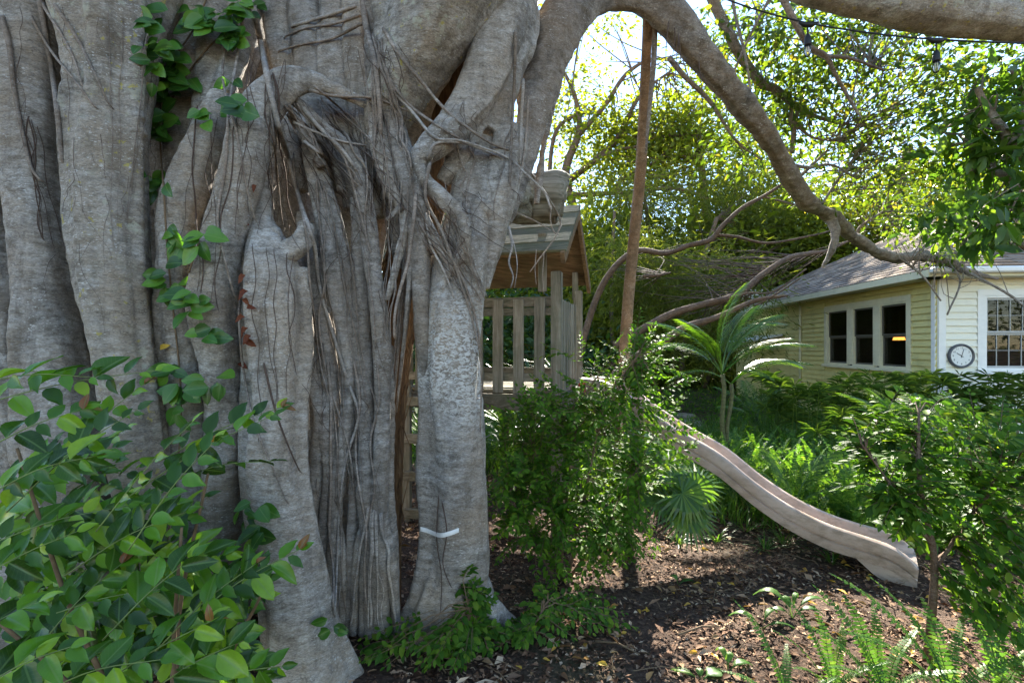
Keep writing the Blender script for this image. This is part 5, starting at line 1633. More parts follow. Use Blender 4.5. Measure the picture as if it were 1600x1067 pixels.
cluster_tree("broadleaf_tree", "tall tree with dark crooked limbs reaching up right just behind the playhouse", GP(935, 588),
    [[(935, 588, 26.3, 9.4), (926, 560, 26.3, 8.2), (918, 440, 26.5, 7.7), (900, 340, 26.6, 7.2), (884, 270, 26.9, 6.6), (905, 205, 27.0, 5.0), (898, 150, 27.3, 3.3), (880, 110, 27.3, 2.2)],
     [(880, 290, 26.9, 5.5), (930, 250, 27.0, 4.4), (965, 215, 27.3, 3.9), (1000, 150, 27.5, 2.8), (1050, 110, 27.9, 1.7)],
     [(905, 210, 27.0, 4.4), (945, 165, 27.3, 3.9), (975, 120, 27.4, 3.3), (1010, 95, 27.5, 2.2), (1040, 92, 27.8, 1.1)],
     [(862, 330, 26.9, 5.0), (858, 280, 26.9, 3.9), (872, 200, 27.0, 2.8), (930, 170, 27.3, 2.2)],
     [(880, 305, 26.5, 4.4), (940, 303, 26.5, 3.9), (990, 300, 26.3, 3.3), (1060, 295, 26.1, 2.8), (1120, 315, 26.1, 1.7), (1170, 300, 26.1, 1.1)],
     [(968, 304, 26.5, 3.3), (966, 285, 26.5, 2.8), (985, 272, 26.6, 2.2), (1040, 240, 27.0, 1.7), (1085, 170, 27.4, 1.1)],
     [(886, 280, 26.6, 3.3), (950, 240, 26.6, 2.2), (1000, 228, 26.6, 1.7)]],
    [b_at(900, 190, 29, 70, 90, 2.6, 2), b_at(1020, 215, 29, 90, 60, 2.6, 4), b_at(930, 330, 29, 90, 60, 2.6, 1.6), b_at(1090, 140, 29, 60, 80, 2.6, 2), b_at(900, 60, 29, 80, 40, 2.6, .8)],
    190, 42, .34, .5, G['back'], 3, spread=1.1, twr=.025)
cluster_tree("spreading_tree", "low spreading tree with sinuous brown limbs and feathery olive foliage left of the house", GP(890, 294.4),
    [[(880, 660, 9.5, 6.6), (930, 470, 9.2, 5.5), (985, 396, 8.9, 4.8), (1040, 396, 8.8, 4.1), (1075, 384, 8.7, 4.1), (1110, 375, 8.7, 4.4), (1130, 352, 8.6, 3.3), (1160, 325, 8.5, 3.0), (1195, 306, 8.4, 2.6), (1222, 288, 8.2, 1.8)],
     [(1118, 368, 8.7, 2.6), (1150, 370, 8.6, 2.2), (1200, 380, 8.5, 1.8), (1270, 368, 8.4, 1.4), (1300, 360, 8.4, 1.2)],
     [(1195, 308, 8.4, 1.4), (1240, 320, 8.4, 1.2), (1290, 340, 8.4, 1.2)],
     [(1005, 432, 8.9, 3.0), (1030, 430, 8.9, 2.2), (1048, 426, 8.9, 1.2)],
     [(940, 610, 8.1, 7.2), (985, 565, 8.2, 7.2), (1030, 538, 8.3, 6.8), (1070, 512, 8.4, 6.0), (1120, 496, 8.5, 4.8), (1180, 470, 8.6, 3.2), (1230, 462, 8.7, 1.6)],
     [(960, 540, 8.9, 6.4), (1040, 495, 9, 6.0), (1090, 478, 9.1, 5.6), (1150, 462, 9.3, 5.6), (1190, 430, 9.5, 4.8), (1235, 402, 9.7, 3.6), (1290, 392, 9.9, 2.4), (1340, 370, 10, 1.2)],
     [(1140, 465, 9, 2.6), (1170, 458, 9, 1.8), (1210, 455, 9, 1.2), (1260, 420, 9, 1.2)],
     [(1180, 478, 8.6, 1.4), (1220, 455, 8.6, 1.4), (1250, 435, 8.6, 1.2)]],
    [b_at(1060, 440, 12.6, 110, 50, 1.0, 3), b_at(970, 440, 12.6, 60, 80, 1, 2), b_at(1150, 470, 13, 80, 36, 1, 1.0), b_at(1080, 530, 12, 120, 50, 1, 2)],
    190, 80, .19, .16, G['fine'], 9, spread=.48, shape=4, droop=.35, flat=.6)
cluster_tree("feathery_thicket", "thicket of fine twigs and drooping olive foliage behind the pole-like root", GP(1060, 606),
    [[(1020, 606, 20.3, 5), (1030, 480, 20.1, 4), (1010, 330, 20.1, 3), (1000, 260, 20.1, 2)], [(1060, 606, 18.5, 5), (1080, 470, 18.5, 4), (1120, 340, 18.5, 3)], [(1100, 606, 18.7, 4), (1140, 500, 18.5, 3), (1180, 400, 18.5, 2)],
     [(960, 606, 18.0, 4), (955, 470, 18.0, 3), (960, 330, 18.0, 2)], [(1020, 560, 17.9, 3), (1070, 490, 17.9, 2), (1100, 420, 17.9, 1.5), (1160, 400, 17.9, 1)], [(1000, 480, 17.9, 3), (1060, 430, 17.8, 2), (1120, 420, 17.7, 1.5)]],
    [b_at(1060, 380, 20.5, 150, 110, 1.0, 5), b_at(970, 400, 20.5, 60, 130, 1, 2.4), b_at(1160, 400, 20.5, 100, 80, 1, 3), b_at(1060, 540, 20.0, 140, 60, 1, 3), b_at(1220, 370, 20.5, 80, 50, 1, 1.8), b_at(1160, 290, 21.5, 70, 40, 1, 1)],
    360, 105, .36, .13, G['fine'], 19, spread=.82, shape=4, droop=.6, flat=.8, category="thicket", twr=.008)
cluster_tree("golden_tree", "pale yellow green tree glowing in the sun far behind the arching limb", GP(1110, 587),
    [[(1110, 587, 27, 8), (1115, 420, 27, 7), (1100, 300, 27, 6), (1090, 200, 27, 4)], [(1112, 400, 27, 5), (1150, 300, 27, 3), (1170, 220, 27, 2)]],
    [b_at(1090, 250, 27.5, 100, 70, 2.6, 4), b_at(1000, 260, 27.5, 90, 80, 2.6, 3), b_at(1160, 330, 27.5, 90, 60, 2.6, 3), b_at(930, 260, 27.5, 70, 110, 2.6, 2), b_at(1250, 330, 27.5, 80, 40, 2.6, 2), b_at(870, 150, 27.5, 40, 60, 2.6, .8)],
    250, 52, .32, .55, G['back'], 29, spread=1.0, twr=.015)
cluster_tree("leafy_tree", "dense bright green tree rising beyond the cottage roof", hp(12, 4, 0),
    [[(1380, 470, 18, 12), (1385, 380, 18, 10), (1400, 300, 18, 8), (1420, 230, 18, 5)], [(1390, 340, 18, 6), (1350, 290, 18, 4)]],
    [b_at(1400, 320, 19, 130, 60, 2, 4), b_at(1300, 370, 19, 70, 40, 1.5, 2), b_at(1500, 300, 19, 110, 60, 2, 3), b_at(1240, 400, 20, 60, 50, 2, 1.6)],
    220, 80, .19, .55, G['back'], 39, spread=.7)
# broad-leaved tree leaning in from the right
cluster_tree("broad_leaved_tree", "tree with long broad hanging leaves and pale branch at the upper right edge", (4.6, 4.1, 0),
    [[(1740, 900, 4.4, 20), (1700, 500, 4.3, 15), (1640, 300, 4.2, 11), (1590, 235, 4.2, 9), (1565, 200, 4.2, 7), (1540, 165, 4.2, 5), (1526, 138, 4.2, 4)],
     [(1640, 300, 4.2, 8), (1560, 270, 4.3, 5), (1500, 210, 4.4, 3)], [(1690, 450, 4.3, 8), (1620, 400, 4.3, 5), (1540, 340, 4.3, 3)], [(1590, 235, 4.2, 5), (1600, 160, 4.2, 4), (1580, 110, 4.2, 2)]],
    [b_at(1555, 190, 4.4, 70, 70, .4, 3), b_at(1570, 270, 4.4, 60, 60, .4, 3), b_at(1500, 150, 4.4, 50, 30, .3, 1), b_at(1560, 350, 4.3, 50, 40, .3, 1.6), b_at(1500, 330, 4.3, 50, 30, .3, .8), b_at(1620, 120, 4.3, 60, 90, .4, 2), b_at(1580, 480, 4.1, 20, 60, .2, .3)],
    80, 14, .17, .40, G['broad'], 49, bark='bark_limb', spread=.14, shape=6, droop=.25)
# darker screen of trees that closes the view left of and behind the fig
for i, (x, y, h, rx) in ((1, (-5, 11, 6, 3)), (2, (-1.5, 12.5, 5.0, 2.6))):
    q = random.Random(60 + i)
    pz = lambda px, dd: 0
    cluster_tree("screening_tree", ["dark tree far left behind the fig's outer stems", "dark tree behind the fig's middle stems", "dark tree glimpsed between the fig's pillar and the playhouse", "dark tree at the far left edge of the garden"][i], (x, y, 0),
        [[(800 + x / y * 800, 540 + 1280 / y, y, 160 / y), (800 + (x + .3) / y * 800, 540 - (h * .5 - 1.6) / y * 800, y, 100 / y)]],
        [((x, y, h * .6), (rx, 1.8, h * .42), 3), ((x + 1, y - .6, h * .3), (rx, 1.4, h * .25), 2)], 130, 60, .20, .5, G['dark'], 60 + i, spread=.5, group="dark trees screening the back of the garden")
# far wood closing the horizon
def far_wood():
    rs = np.random.RandomState(5); q = random.Random(5)
    pos, dr = [], []
    for i in range(2300):
        near = i > 900
        a = R(q.uniform(-4, 46) if near else (q.uniform(75, 280) if i < 420 else q.uniform(-80, 75))); d = q.uniform(19, 28) if near else q.uniform(30, 42)
        h = q.uniform(.05, 1) ** .8 * (5.6 if near else 8)
        if i < 420: h *= 1.2  # unseen trees behind the camera, added to darken window reflections
        n = 44
        c = np.array([math.sin(a) * d, math.cos(a) * d, h])
        if 5.0 < c[0] < 16 and c[1] < 19.5: continue
        p = rs.normal(0, 1, (n, 3)) * np.array([1.0, 1.0, .7])
        pos.append(c + p); dr.append(p + rs.normal(0, .4, (n, 3)))
    pos = np.vstack(pos); dr = np.vstack(dr); n = len(pos)
    ln = .42 * rs.uniform(.6, 1.2, n)
    tag(leaf_cloud("far_wood", G['back'], pos, dr, rs.normal(0, .6, pos.shape) + np.array([0, -.2, .6]), ln, ln * .6, rs.rand(n)), "far line of trees closing the view beyond the garden", kind="stuff")
far_wood()
# ------------------------------------------------------------------ palms
M['palm_stem'] = plain_mat('palm_stem', (.10, .10, .045), .75, .2, .4, 14, .4, (1, 1, 3))
def frond_mesh(name, mat, n=34, leaf=.34, arch=.5, droop=.35, vee=.5, w=.018, seed=0, base_bare=.22, tipdown=.9):
    """a feather frond of unit length rising along +Y, curving over in Z"""
    q = random.Random(seed)
    m_ = MB(); pts = []
    for i in range(15):
        t = i / 14
        pts.append(Vector((0, t * (1 - .12 * t * tipdown), arch * t - (arch + droop) * t * t * tipdown * .75)))
    m_.tube(pts, np.linspace(.010, .0025, 15), 5, rnd=.85)
    for i in range(n):
        t = base_bare + (1 - base_bare) * (i + .5) / n
        k_ = min(13, int(t * 14)); p = pts[k_].lerp(pts[k_ + 1], t * 14 - k_)
        tan = (pts[k_ + 1] - pts[k_]).normalized()
        L = leaf * (.35 + .65 * math.sin(math.pi * min(1, (t - base_bare) / (1 - base_bare) * .85 + .15))) * q.uniform(.88, 1.1)
        for s in (-1, 1):
            d = (Vector((s, 0, 0)) * .85 + tan * (.55 + .5 * t) + Vector((0, 0, vee * .5))).normalized()
            up = Vector((0, 0, 1))
            side = d.cross(up).normalized()
            a = p; b = p + d * L * .5 + Vector((0, 0, -.02 * L)); c = p + d * L * .95 + Vector((0, 0, -.30 * L - q.random() * .1 * L))
            r_ = q.random() * .7 + .05
            m_.add([a + side * w * .35, a - side * w * .35, b + side * w, b - side * w, c], [(0, 2, 3, 1), (2, 4, 3)], 0, r_)
    return m_.mesh(name, mat)

def place_frond(t, name, mesh, p, az, pitch, L, roll=0.0):
    """az clockwise from +Y, pitch above level"""
    d = Vector((math.sin(az) * math.cos(pitch), math.cos(az) * math.cos(pitch), math.sin(pitch)))
    o = bpy.data.objects.new(name, mesh); COL.objects.link(o); o.parent = t
    z = Vector((0, 0, 1)) - d * d.z
    if z.length < .05: z = Vector((-math.sin(az), -math.cos(az), 0))
    o.matrix_local = Matrix.Translation(Vector(p) - Vector(t.location)) @ frame(d, z).to_4x4() @ Matrix.Rotation(roll, 4, 'Y') @ Matrix.Scale(L, 4)
    return o
FR = [frond_mesh("frond", G['palm'], 44, .24, .35, .25, .6, .0048, 1), frond_mesh("frond", G['palm'], 40, .25, .5, .5, .35, .005, 2), frond_mesh("frond", G['palm'], 34, .27, .25, .5, .25, .0055, 3)]

def palm(label, base, stems, fronds, trunk_mat='palm_stem', name="palm"):
    """stems: (top, r0, r1); fronds: (stem index, azimuth, pitch, length, mesh)"""
    t = thing(name, base, label, "palm")
    for top, r0, r1 in stems:
        m_ = MB(); b = Vector(base); tp = Vector(top)
        pts = [b.lerp(tp, i / 9) + Vector((.02 * math.sin(i), 0, 0)) for i in range(10)]
        m_.tube(pts, np.linspace(r0, r1, 10), 9, wob=.05); m_.build("trunk", M[trunk_mat], t, True)
    for si, az, pi_, L, mi in fronds:
        place_frond(t, "frond", FR[mi], stems[si][0], R(az), R(pi_), L)
    return t
b0 = Vector((2.55, 6.1, 0))
tp = P(1128, 585, 6.1); tp2 = P(1142, 600, 6.1)
palm("feathery palm clump with slender green trunks beside the stepping stones", b0, [(tp, .035, .022), (tp2, .03, .02)],
     [(0, 95, 80, 1.2, 0), (0, 75, 58, 1.15, 2), (0, 100, 36, 1.1, 2), (0, -70, 54, 1.1, 2), (0, -95, 30, 1.05, 1), (0, 60, 70, 1.1, 2), (0, -100, 66, .9, 2), (0, 130, 46, .9, 2), (0, 240, 62, .8, 2), (1, 85, 24, 1.0, 1), (1, -85, 14, .8, 1), (1, 120, 34, .9, 2), (0, 66, 44, 1.25, 1), (1, 160, 20, .7, 1), (0, -40, 40, .9, 2)])
b1 = Vector((2.1, 4.6, 0))
palm("young arching palm in the fern bed just behind the slide's middle", GP(1240, 835), [(GP(1240, 835) + Vector((0, 0, .2)), .03, .02)],
     [(0, 70, 60, .72, 2), (0, -75, 56, .66, 2), (0, -20, 72, .6, 2), (0, 100, 40, .62, 2), (0, -110, 40, .5, 2)])
b2 = GP(1590, 850)
palm("young palm with pale shining leaflets at the right edge behind the young tree", b2, [(b2 + Vector((0, 0, .35)), .03, .02)],
     [(0, -70, 55, 1.0, 2), (0, -95, 42, .95, 2), (0, -40, 65, .9, 2), (0, 60, 50, .8, 2), (0, -120, 35, .8, 2), (0, 0, 70, .8, 2), (0, 120, 45, .7, 2)])
b3 = GP(1420, 780)
palm("arching palm fronds among the papyrus below the three-pane window", b3, [(b3 + Vector((0, 0, .5)), .03, .02)],
     [(0, -75, 60, .9, 2), (0, 80, 55, .9, 2), (0, -20, 72, .8, 2), (0, 40, 65, .8, 2), (0, -130, 50, .7, 2), (0, 130, 48, .7, 2)])
b4 = GP(1180, 690)
palm("small palm at the far end of the fern bed below the house awning", b4, [(b4 + Vector((0, 0, .3)), .025, .015)],
     [(0, -60, 60, .9, 2), (0, 60, 58, .9, 2), (0, 5, 70, .9, 2), (0, 100, 40, .8, 2), (0, -100, 40, .8, 2)])

# fan palms under the slide
def fan_mesh(name, seed, n=30):
    q = random.Random(seed); m_ = MB()
    for i in range(n):
        a = R(-125 + 250 * i / (n - 1))
        d = Vector((math.sin(a), math.cos(a), 0)); s = Vector((math.cos(a), -math.sin(a), 0))
        L = (.75 + .25 * math.cos(a * .6)) * q.uniform(.92, 1.05); w = .040
        r_ = q.random() * .8 + .1
        z = .04 * (1 if i % 2 else -1)
        m_.add([(0, 0, 0), d * L * .55 + s * w + Vector((0, 0, .03 + z * .3)), d * L * .55 - s * w + Vector((0, 0, .03 - z * .3)), d * L * 1.0 + Vector((0, 0, -.16 - q.random() * .1))], [(0, 2, 1), (1, 2, 3)], 0, r_)
    m_.tube([(0, 0, 0), (0, -.3, -.05), (0, -.7, -.22)], [.012, .014, .016], 5, rnd=.8)
    return m_.mesh(name, G['palm'])
FAN = [fan_mesh("fan_frond", 1), fan_mesh("fan_frond", 2, 26)]
def fan_palm(label, base, items):
    t = thing("fan_palm", base, label, "palm")
    for (px, py, d, az, pitch, L, roll) in items:
        place_frond(t, "fan_frond", FAN[int(px) % 2], P(px, py, d), R(az), R(pitch), L, R(roll))
    return t
fan_palm("bright fan palm with pleated leaves spreading under the slide", GP(1050, 880), [(1066, 770, 3.75, 110, -30, .30, 40), (1050, 762, 3.8, 60, 20, .30, 60), (1072, 800, 3.7, 150, -45, .28, 20), (1030, 780, 3.8, 190, -20, .26, -20), (1040, 745, 3.85, 20, 50, .26, 10), (1085, 762, 3.8, 90, 0, .25, 50)])
fan_palm("pale fan palm half hidden by the bright shrub under the slide top", GP(1010, 850), [(1020, 720, 4.0, 70, 10, .32, 60), (1010, 740, 4.0, 120, -35, .30, 40), (1000, 705, 4.05, 40, 40, .28, 30), (1000, 750, 3.95, 170, -40, .28, 0)])

# ------------------------------------------------------------------ strap plants seen through the railing
def strap_plant(t, base, n, L, w, q, mat, arch=1.0):
    m_ = MB()
    for i in range(n):
        az = q.uniform(0, 6.283); pt = R(q.uniform(35, 82)); ll = L * q.uniform(.6, 1.1)
        d = Vector((math.sin(az) * math.cos(pt), math.cos(az) * math.cos(pt), math.sin(pt)))
        o_ = Vector((math.sin(az), math.cos(az), 0)); s = Vector((o_.y, -o_.x, 0))
        b = Vector(base) + o_ * .02
        pr = []
        for k_ in range(5):
            u = k_ / 4
            p = b + d * ll * u + Vector((0, 0, -.42 * arch * ll * u * u)) + o_ * (.18 * ll * u * u)
            ww = w * (.55 + .9 * u - 1.35 * u * u) + .001
            pr += [p + s * ww, p - s * ww]
        m_.add(pr, [(k_ * 2, k_ * 2 + 1, k_ * 2 + 3, k_ * 2 + 2) for k_ in range(4)], 0, q.random())
    return m_.build("blades", mat, t) if t else m_
q = random.Random(15)
SPL = ["dark strap-leaved plant behind the railing next to the corner post", "dark strap-leaved plant behind the middle balusters", "dark strap-leaved plant behind the left balusters by the pillar", "dark strap-leaved plant between the ladder and the fig pillar", "dark strap-leaved plant right of the corner post behind the pickets"]
for i, (x, y, zz) in enumerate(((.25, 6.6, 1.0), (-.1, 6.5, .9), (-.5, 6.4, 1.0), (-1.1, 6.3, .8), (.6, 7.0, 1.1))):
    t = thing("strap_plant", (x, y, 0), SPL[i], "plant", "strap-leaved plants behind the playhouse")
    m_ = MB(); m_.tube([(x, y, 0), (x + .03, y, zz * .5), (x, y, zz)], [.04, .035, .03], 7); m_.build("stem", M['twig'], t, True)
    for h in (.3, .65, 1.0): o = strap_plant(t, (x, y, zz * h), 34, .75, .02, q, G['grass' if i % 2 else 'dark']); o["kind"] = "stuff"

# ------------------------------------------------------------------ papyrus row along the house
def papyrus_stem(m_, b, h, q, n=18, L=.24):
    lean = Vector((q.gauss(0, .08), q.gauss(0, .08), 0))
    top = Vector(b) + Vector((0, 0, h)) + lean
    m_.tube([b, Vector(b).lerp(top, .5) + lean * .1, top], [.005, .0045, .004], 4, rnd=.4)
    for i in range(n):
        az = 6.283 * i / n + q.uniform(-.1, .1); p = R(q.uniform(-12, 45)); ll = L * q.uniform(.7, 1.15)
        d = Vector((math.sin(az) * math.cos(p), math.cos(az) * math.cos(p), math.sin(p))); s = d.cross(Vector((0, 0, 1))).normalized()
        c = top + d * ll + Vector((0, 0, -.25 * ll)); mid = top + d * ll * .5
        m_.add([top, mid + s * .0045, c, mid - s * .0045], [(0, 1, 2), (0, 2, 3)], 0, q.random())
q = random.Random(41)
pap = [(1215, 640), (1240, 648), (1262, 636), (1290, 650), (1318, 642), (1345, 652), (1372, 645), (1400, 655), (1425, 648), (1448, 658), (1470, 650), (1492, 660), (1515, 652), (1540, 662), (1562, 655), (1585, 662), (1608, 655), (1330, 680), (1385, 690), (1450, 690), (1510, 695), (1570, 690)]
def pap_label(px, i, row):
    if px < 1262: return ["below the dark end of the yellow wall", "left of the three-pane window", "at the left end of the house bed", "under the drainpipe"][i % 4]
    return ""
spots_txt = ["left of the drainpipe", "under the drainpipe", "just right of the drainpipe", "under the left edge of the triple window", "under the left pane of the triple window", "under the first mullion of the triple window",
             "under the middle pane of the triple window", "under the right pane of the triple window", "under the right edge of the triple window", "under the yellow wall near its corner", "at the house corner board", "under the wall clock", "right of the wall clock",
             "under the left edge of the white window", "under the white window's left panes", "under the white window's middle", "under the white window near the picture edge"]
for i, (px, py) in enumerate(pap):
    d = 6.9 + q.uniform(-.2, .35) if i < 17 else 5.7 + q.uniform(-.2, .3)
    x = (px - 800) / FPX * d
    lab = "papyrus clump with radiating dark leaves " + spots_txt[i] if i < 17 else "papyrus clump in the nearer row " + ["before the triple window's left pane", "before the triple window's right pane", "before the house corner", "before the wall clock", "before the white window", "left of the triple window", "before the drainpipe"][i - 17]
    t = thing("papyrus_plant", (x, d, 0), lab, "papyrus", "papyrus clumps along the house")
    m_ = MB()
    for k_ in range(9 if i < 17 else 7):
        papyrus_stem(m_, (x + q.gauss(0, .16), d + q.gauss(0, .14), 0), q.uniform(.6, 1.22) if i < 17 else q.uniform(.45, .85), q)
    o = m_.build("stems_and_leaves", G['papyrus'], t); o["kind"] = "stuff"

# ------------------------------------------------------------------ ferns
def fern_mesh(name, seed, n=25, W=.095):
    q = random.Random(seed); m_ = MB()
    pts = [Vector((.01 * math.sin(i * .8), i / 14, .22 * (i / 14) - .34 * (i / 14) ** 2.4)) for i in range(15)]
    m_.tube(pts, np.linspace(.006, .002, 15), 4, rnd=.3)
    for i in range(n):
        t = .06 + .93 * (i + .5) / n
        k_ = min(13, int(t * 14)); p = pts[k_].lerp(pts[k_ + 1], t * 14 - k_); tan = (pts[k_ + 1] - pts[k_]).normalized()
        L = W * (min(1, t * 5)) * (1 - t ** 3 * .85) * q.uniform(.9, 1.1); w = .5 * .93 / n * .92
        for s in (-1, 1):
            d = (Vector((s, 0, .05)) + tan * .18).normalized()
            c = p + d * L + Vector((0, 0, -.16 * L + q.gauss(0, .01)))
            mid = p + d * L * .5 + Vector((0, 0, .02 * L))
            m_.add([p + tan * w * .7, p - tan * w * .8, mid - tan * w * 1.0, mid + tan * w * .9, c], [(0, 1, 2, 3), (3, 2, 4)], 0, q.random() * .9)
    return m_.mesh(name, G['fern'])
FN = [fern_mesh("frond", 1), fern_mesh("frond", 2, 23, .11), fern_mesh("frond", 3, 27, .085)]
q = random.Random(52)
def fern(label, base, fronds, group=None):
    t = thing("fern", base, label, "fern", group)
    for j, (az, pi_, L) in enumerate(fronds): place_frond(t, "frond", FN[j % 3], base, R(az), R(pi_), L, q.uniform(-.3, .3))
    return t
fern("sword fern with one tall dark frond at the bottom edge right of the fig", GP(1232, 1110), [(-30, 62, .46), (25, 40, .3), (80, 30, .3), (-70, 30, .3), (-110, 40, .3)])
fern("sunlit sword fern with a long frond reaching left below the young tree", GP(1485, 1090), [(-62, 52, .66), (-40, 62, .55), (-88, 38, .55), (-15, 58, .45), (15, 60, .42), (50, 52, .42), (-115, 34, .4), (100, 40, .4), (-140, 40, .35)])
fern("yellow green sword fern between the seedlings and the young tree", GP(1380, 1085), [(-40, 60, .5), (-10, 62, .42), (-75, 46, .44), (25, 56, .4), (62, 42, .4), (-105, 36, .36), (-150, 40, .3), (110, 36, .35)])
fern("sword fern with dry brown stalks at the bottom edge", GP(1300, 1080), [(-30, 64, .42), (10, 66, .36), (-65, 50, .34), (45, 46, .34), (-110, 40, .3), (95, 36, .3)])
fern("dark upright sword fern right of the slender trunk", GP(1560, 1080), [(-25, 66, .56), (15, 68, .54), (50, 56, .46), (-60, 50, .46), (85, 40, .44), (-95, 38, .36), (-140, 40, .36)])
fern("sword fern with broad frond in the bottom right corner", GP(1620, 1060), [(-70, 50, .55), (-40, 62, .5), (-10, 70, .5), (-95, 36, .4), (30, 60, .4)])
# fern bed behind the slide
fq = random.Random(71)
def fern_bed():
    V, F, RN, k0 = [], [], [], 0
    src = []
    for me in FN:
        n = len(me.vertices); co = np.empty(n * 3); me.vertices.foreach_get("co", co)
        rn = np.array([a.value for a in me.attributes["rnd"].data])
        src.append((co.reshape(-1, 3), [tuple(p.vertices) for p in me.polygons], rn))
    for i in range(190):
        while True:
            x, y = fq.uniform(1.1, 5.2), fq.uniform(4.1, 6.8)
            px, py = 800 + x / y * FPX, HOR + 1280 / y
            if (x - .66) * .575 + (y - 4.85) * .818 > .62 and not (abs(px - 1086) < 36 and py < 740): break
        for j in range(7):
            co, fs, rn = src[(i + j) % 3]
            az, pi_ = fq.uniform(0, 6.283), R(fq.uniform(42, 82))
            d = Vector((math.sin(az) * math.cos(pi_), math.cos(az) * math.cos(pi_), math.sin(pi_)))
            z = (Vector((0, 0, 1)) - d * d.z)
            m = np.array(frame(d, z)) * fq.uniform(.38, .68)
            V.append(co @ m.T + np.array([x, y, 0])); F += [tuple(a + k0 for a in f) for f in fs]; k0 += len(co); RN.append(rn)
    me = bpy.data.meshes.new("fern_bed")
    me.from_pydata(np.vstack(V), [], F); me.materials.append(G['fern'])
    a = me.attributes.new("rnd", 'FLOAT', 'FACE'); a.data.foreach_set("value", np.concatenate(RN))
    tag(put("fern_bed", me), "dense bed of bright sword ferns behind the slide", kind="stuff")
fern_bed()

# grass and strap leaves between, nobody could count them
def undergrowth():
    rs = np.random.RandomState(8)
    N = 26000
    x = rs.uniform(-1.5, 7.5, N); y = rs.uniform(3.9, 9.5, N)
    s = (x - .66) * .575 + (y - 4.85) * .818
    keep = (s > .40 + rs.rand(N) * .25) & ~((np.abs(x / y * 800 - 286) < 30) & (y < 20) & (y > 9.2)) & (x < 5.9 + .09 * y + .2)
    keep &= ~((x < .7) & (y < 6.2))
    x, y = x[keep], y[keep]; n = len(x)
    pos = np.c_[x, y, np.zeros(n)]
    az = rs.uniform(0, 6.283, n); pit = np.radians(rs.uniform(45, 85, n))
    d = np.c_[np.sin(az) * np.cos(pit), np.cos(az) * np.cos(pit), np.sin(pit)]
    nr = np.c_[-np.sin(az) * np.sin(pit), -np.cos(az) * np.sin(pit), np.cos(pit)]
    tag(leaf_cloud("undergrowth", G['grass'], pos, d, nr, rs.uniform(.14, .42, n) * np.where(y > 5.5, 1.25, .8), rs.uniform(.008, .02, n), rs.rand(n), shape=2), "long grass and strap leaves filling the beds", kind="stuff")
    # leafy low growth, darker, further back
    N = 26000
    x = rs.uniform(-2, 9, N); y = rs.uniform(5.6, 14, N); z = rs.uniform(.02, .55, N) ** 1.2 * np.where((y > 6.3) & (y < 8.2), .7, 1.0)
    keep = (x < 5.6 + .09 * y) & ~((np.abs(x / y * 800 - 286) < 30) & (y > 8.9) & (y < 11.5)) & ((x > .9) | (y > 6.4))
    x, y, z = x[keep], y[keep], z[keep]; n = len(x)
    d = rs.normal(0, 1, (n, 3)); d[:, 2] = np.abs(d[:, 2]) * .6
    tag(leaf_cloud("low_foliage", G['shrub2'], np.c_[x, y, z], d, rs.normal(0, .5, (n, 3)) + np.array([0, -.2, .8]), rs.uniform(.08, .2, n), rs.uniform(.012, .03, n), rs.rand(n)), "low dark leaves below the palms and papyrus", kind="stuff")
undergrowth()
# small grass tufts at the edge of the mulch, each a plant
q = random.Random(19)
tufts = [(1165, 830, .22), (1120, 845, .14), (1195, 860, .16), (1060, 850, .12), (1225, 850, .2), (1300, 880, .12), (985, 800, .2)]
TL = ["strappy grass tuft just left of the slide's shadow", "short grass tuft on the sunny mulch under the fan palm", "grass tuft in the dark under the middle of the slide", "tiny grass tuft on the mulch below the fan palm", "long grass tuft under the slide touching its shadow", "tiny grass tuft under the slide's run-out", "grass tuft at the foot of the bright shrub"]
for i, (px, py, L) in enumerate(tufts):
    p = GP(px, py); t = thing("grass_tuft", p, TL[i], "grass tuft", "grass tufts on the mulch")
    o = strap_plant(t, p, 22, L * 1.3, .005, q, G['grass']); o["kind"] = "stuff"
# palm seedlings with a few broad pleated blades
def seedling(label, p, blades):
    blades = [(a, b, L * 1.3, w * 1.5) for a, b, L, w in blades]
    t = thing("seedling", p, label, "seedling", "palm seedlings on the mulch")
    for (az, pi_, L, w) in blades:
        m_ = MB(); az, pi_ = R(az), R(pi_)
        d = Vector((math.sin(az) * math.cos(pi_), math.cos(az) * math.cos(pi_), math.sin(pi_))); o_ = Vector((math.sin(az), math.cos(az), 0)); s = Vector((o_.y, -o_.x, 0))
        vv, ff = [], []
        for k_ in range(9):
            u = k_ / 8; c = Vector(p) + d * L * u + Vector((0, 0, -.75 * L * u ** 2.4)) + o_ * .2 * L * u * u
            ww = w * max(.06, math.sin(math.pi * min(1, max(0, (u - .25) / .75)) ** .8)) if u > .25 else w * .08
            vv += [c - s * ww, c - s * ww * .5 + Vector((0, 0, .006)), c, c + s * ww * .5 + Vector((0, 0, .006)), c + s * ww]
            if k_: ff += [((k_ - 1) * 5 + j, (k_ - 1) * 5 + j + 1, k_ * 5 + j + 1, k_ * 5 + j) for j in range(4)]
        m_.add(vv, ff); m_.build("blade", G['fern'], t, True)
seedling("palm seedling with arching blades in the shade left of the slide's foot", GP(1238, 968), [(-55, 72, .32, .022), (-15, 80, .22, .02), (70, 55, .30, .012), (100, 62, .2, .014), (-80, 60, .16, .016), (40, 74, .26, .01)])
seedling("small palm seedling with bent pale blades left of the tall fern frond", GP(1190, 985), [(-60, 62, .2, .016), (50, 58, .22, .012), (85, 40, .18, .01)])
seedling("palm seedling with upright pale blade near the bottom edge", GP(1138, 1052), [(20, 78, .16, .018), (-20, 82, .2, .012), (70, 50, .14, .016)])
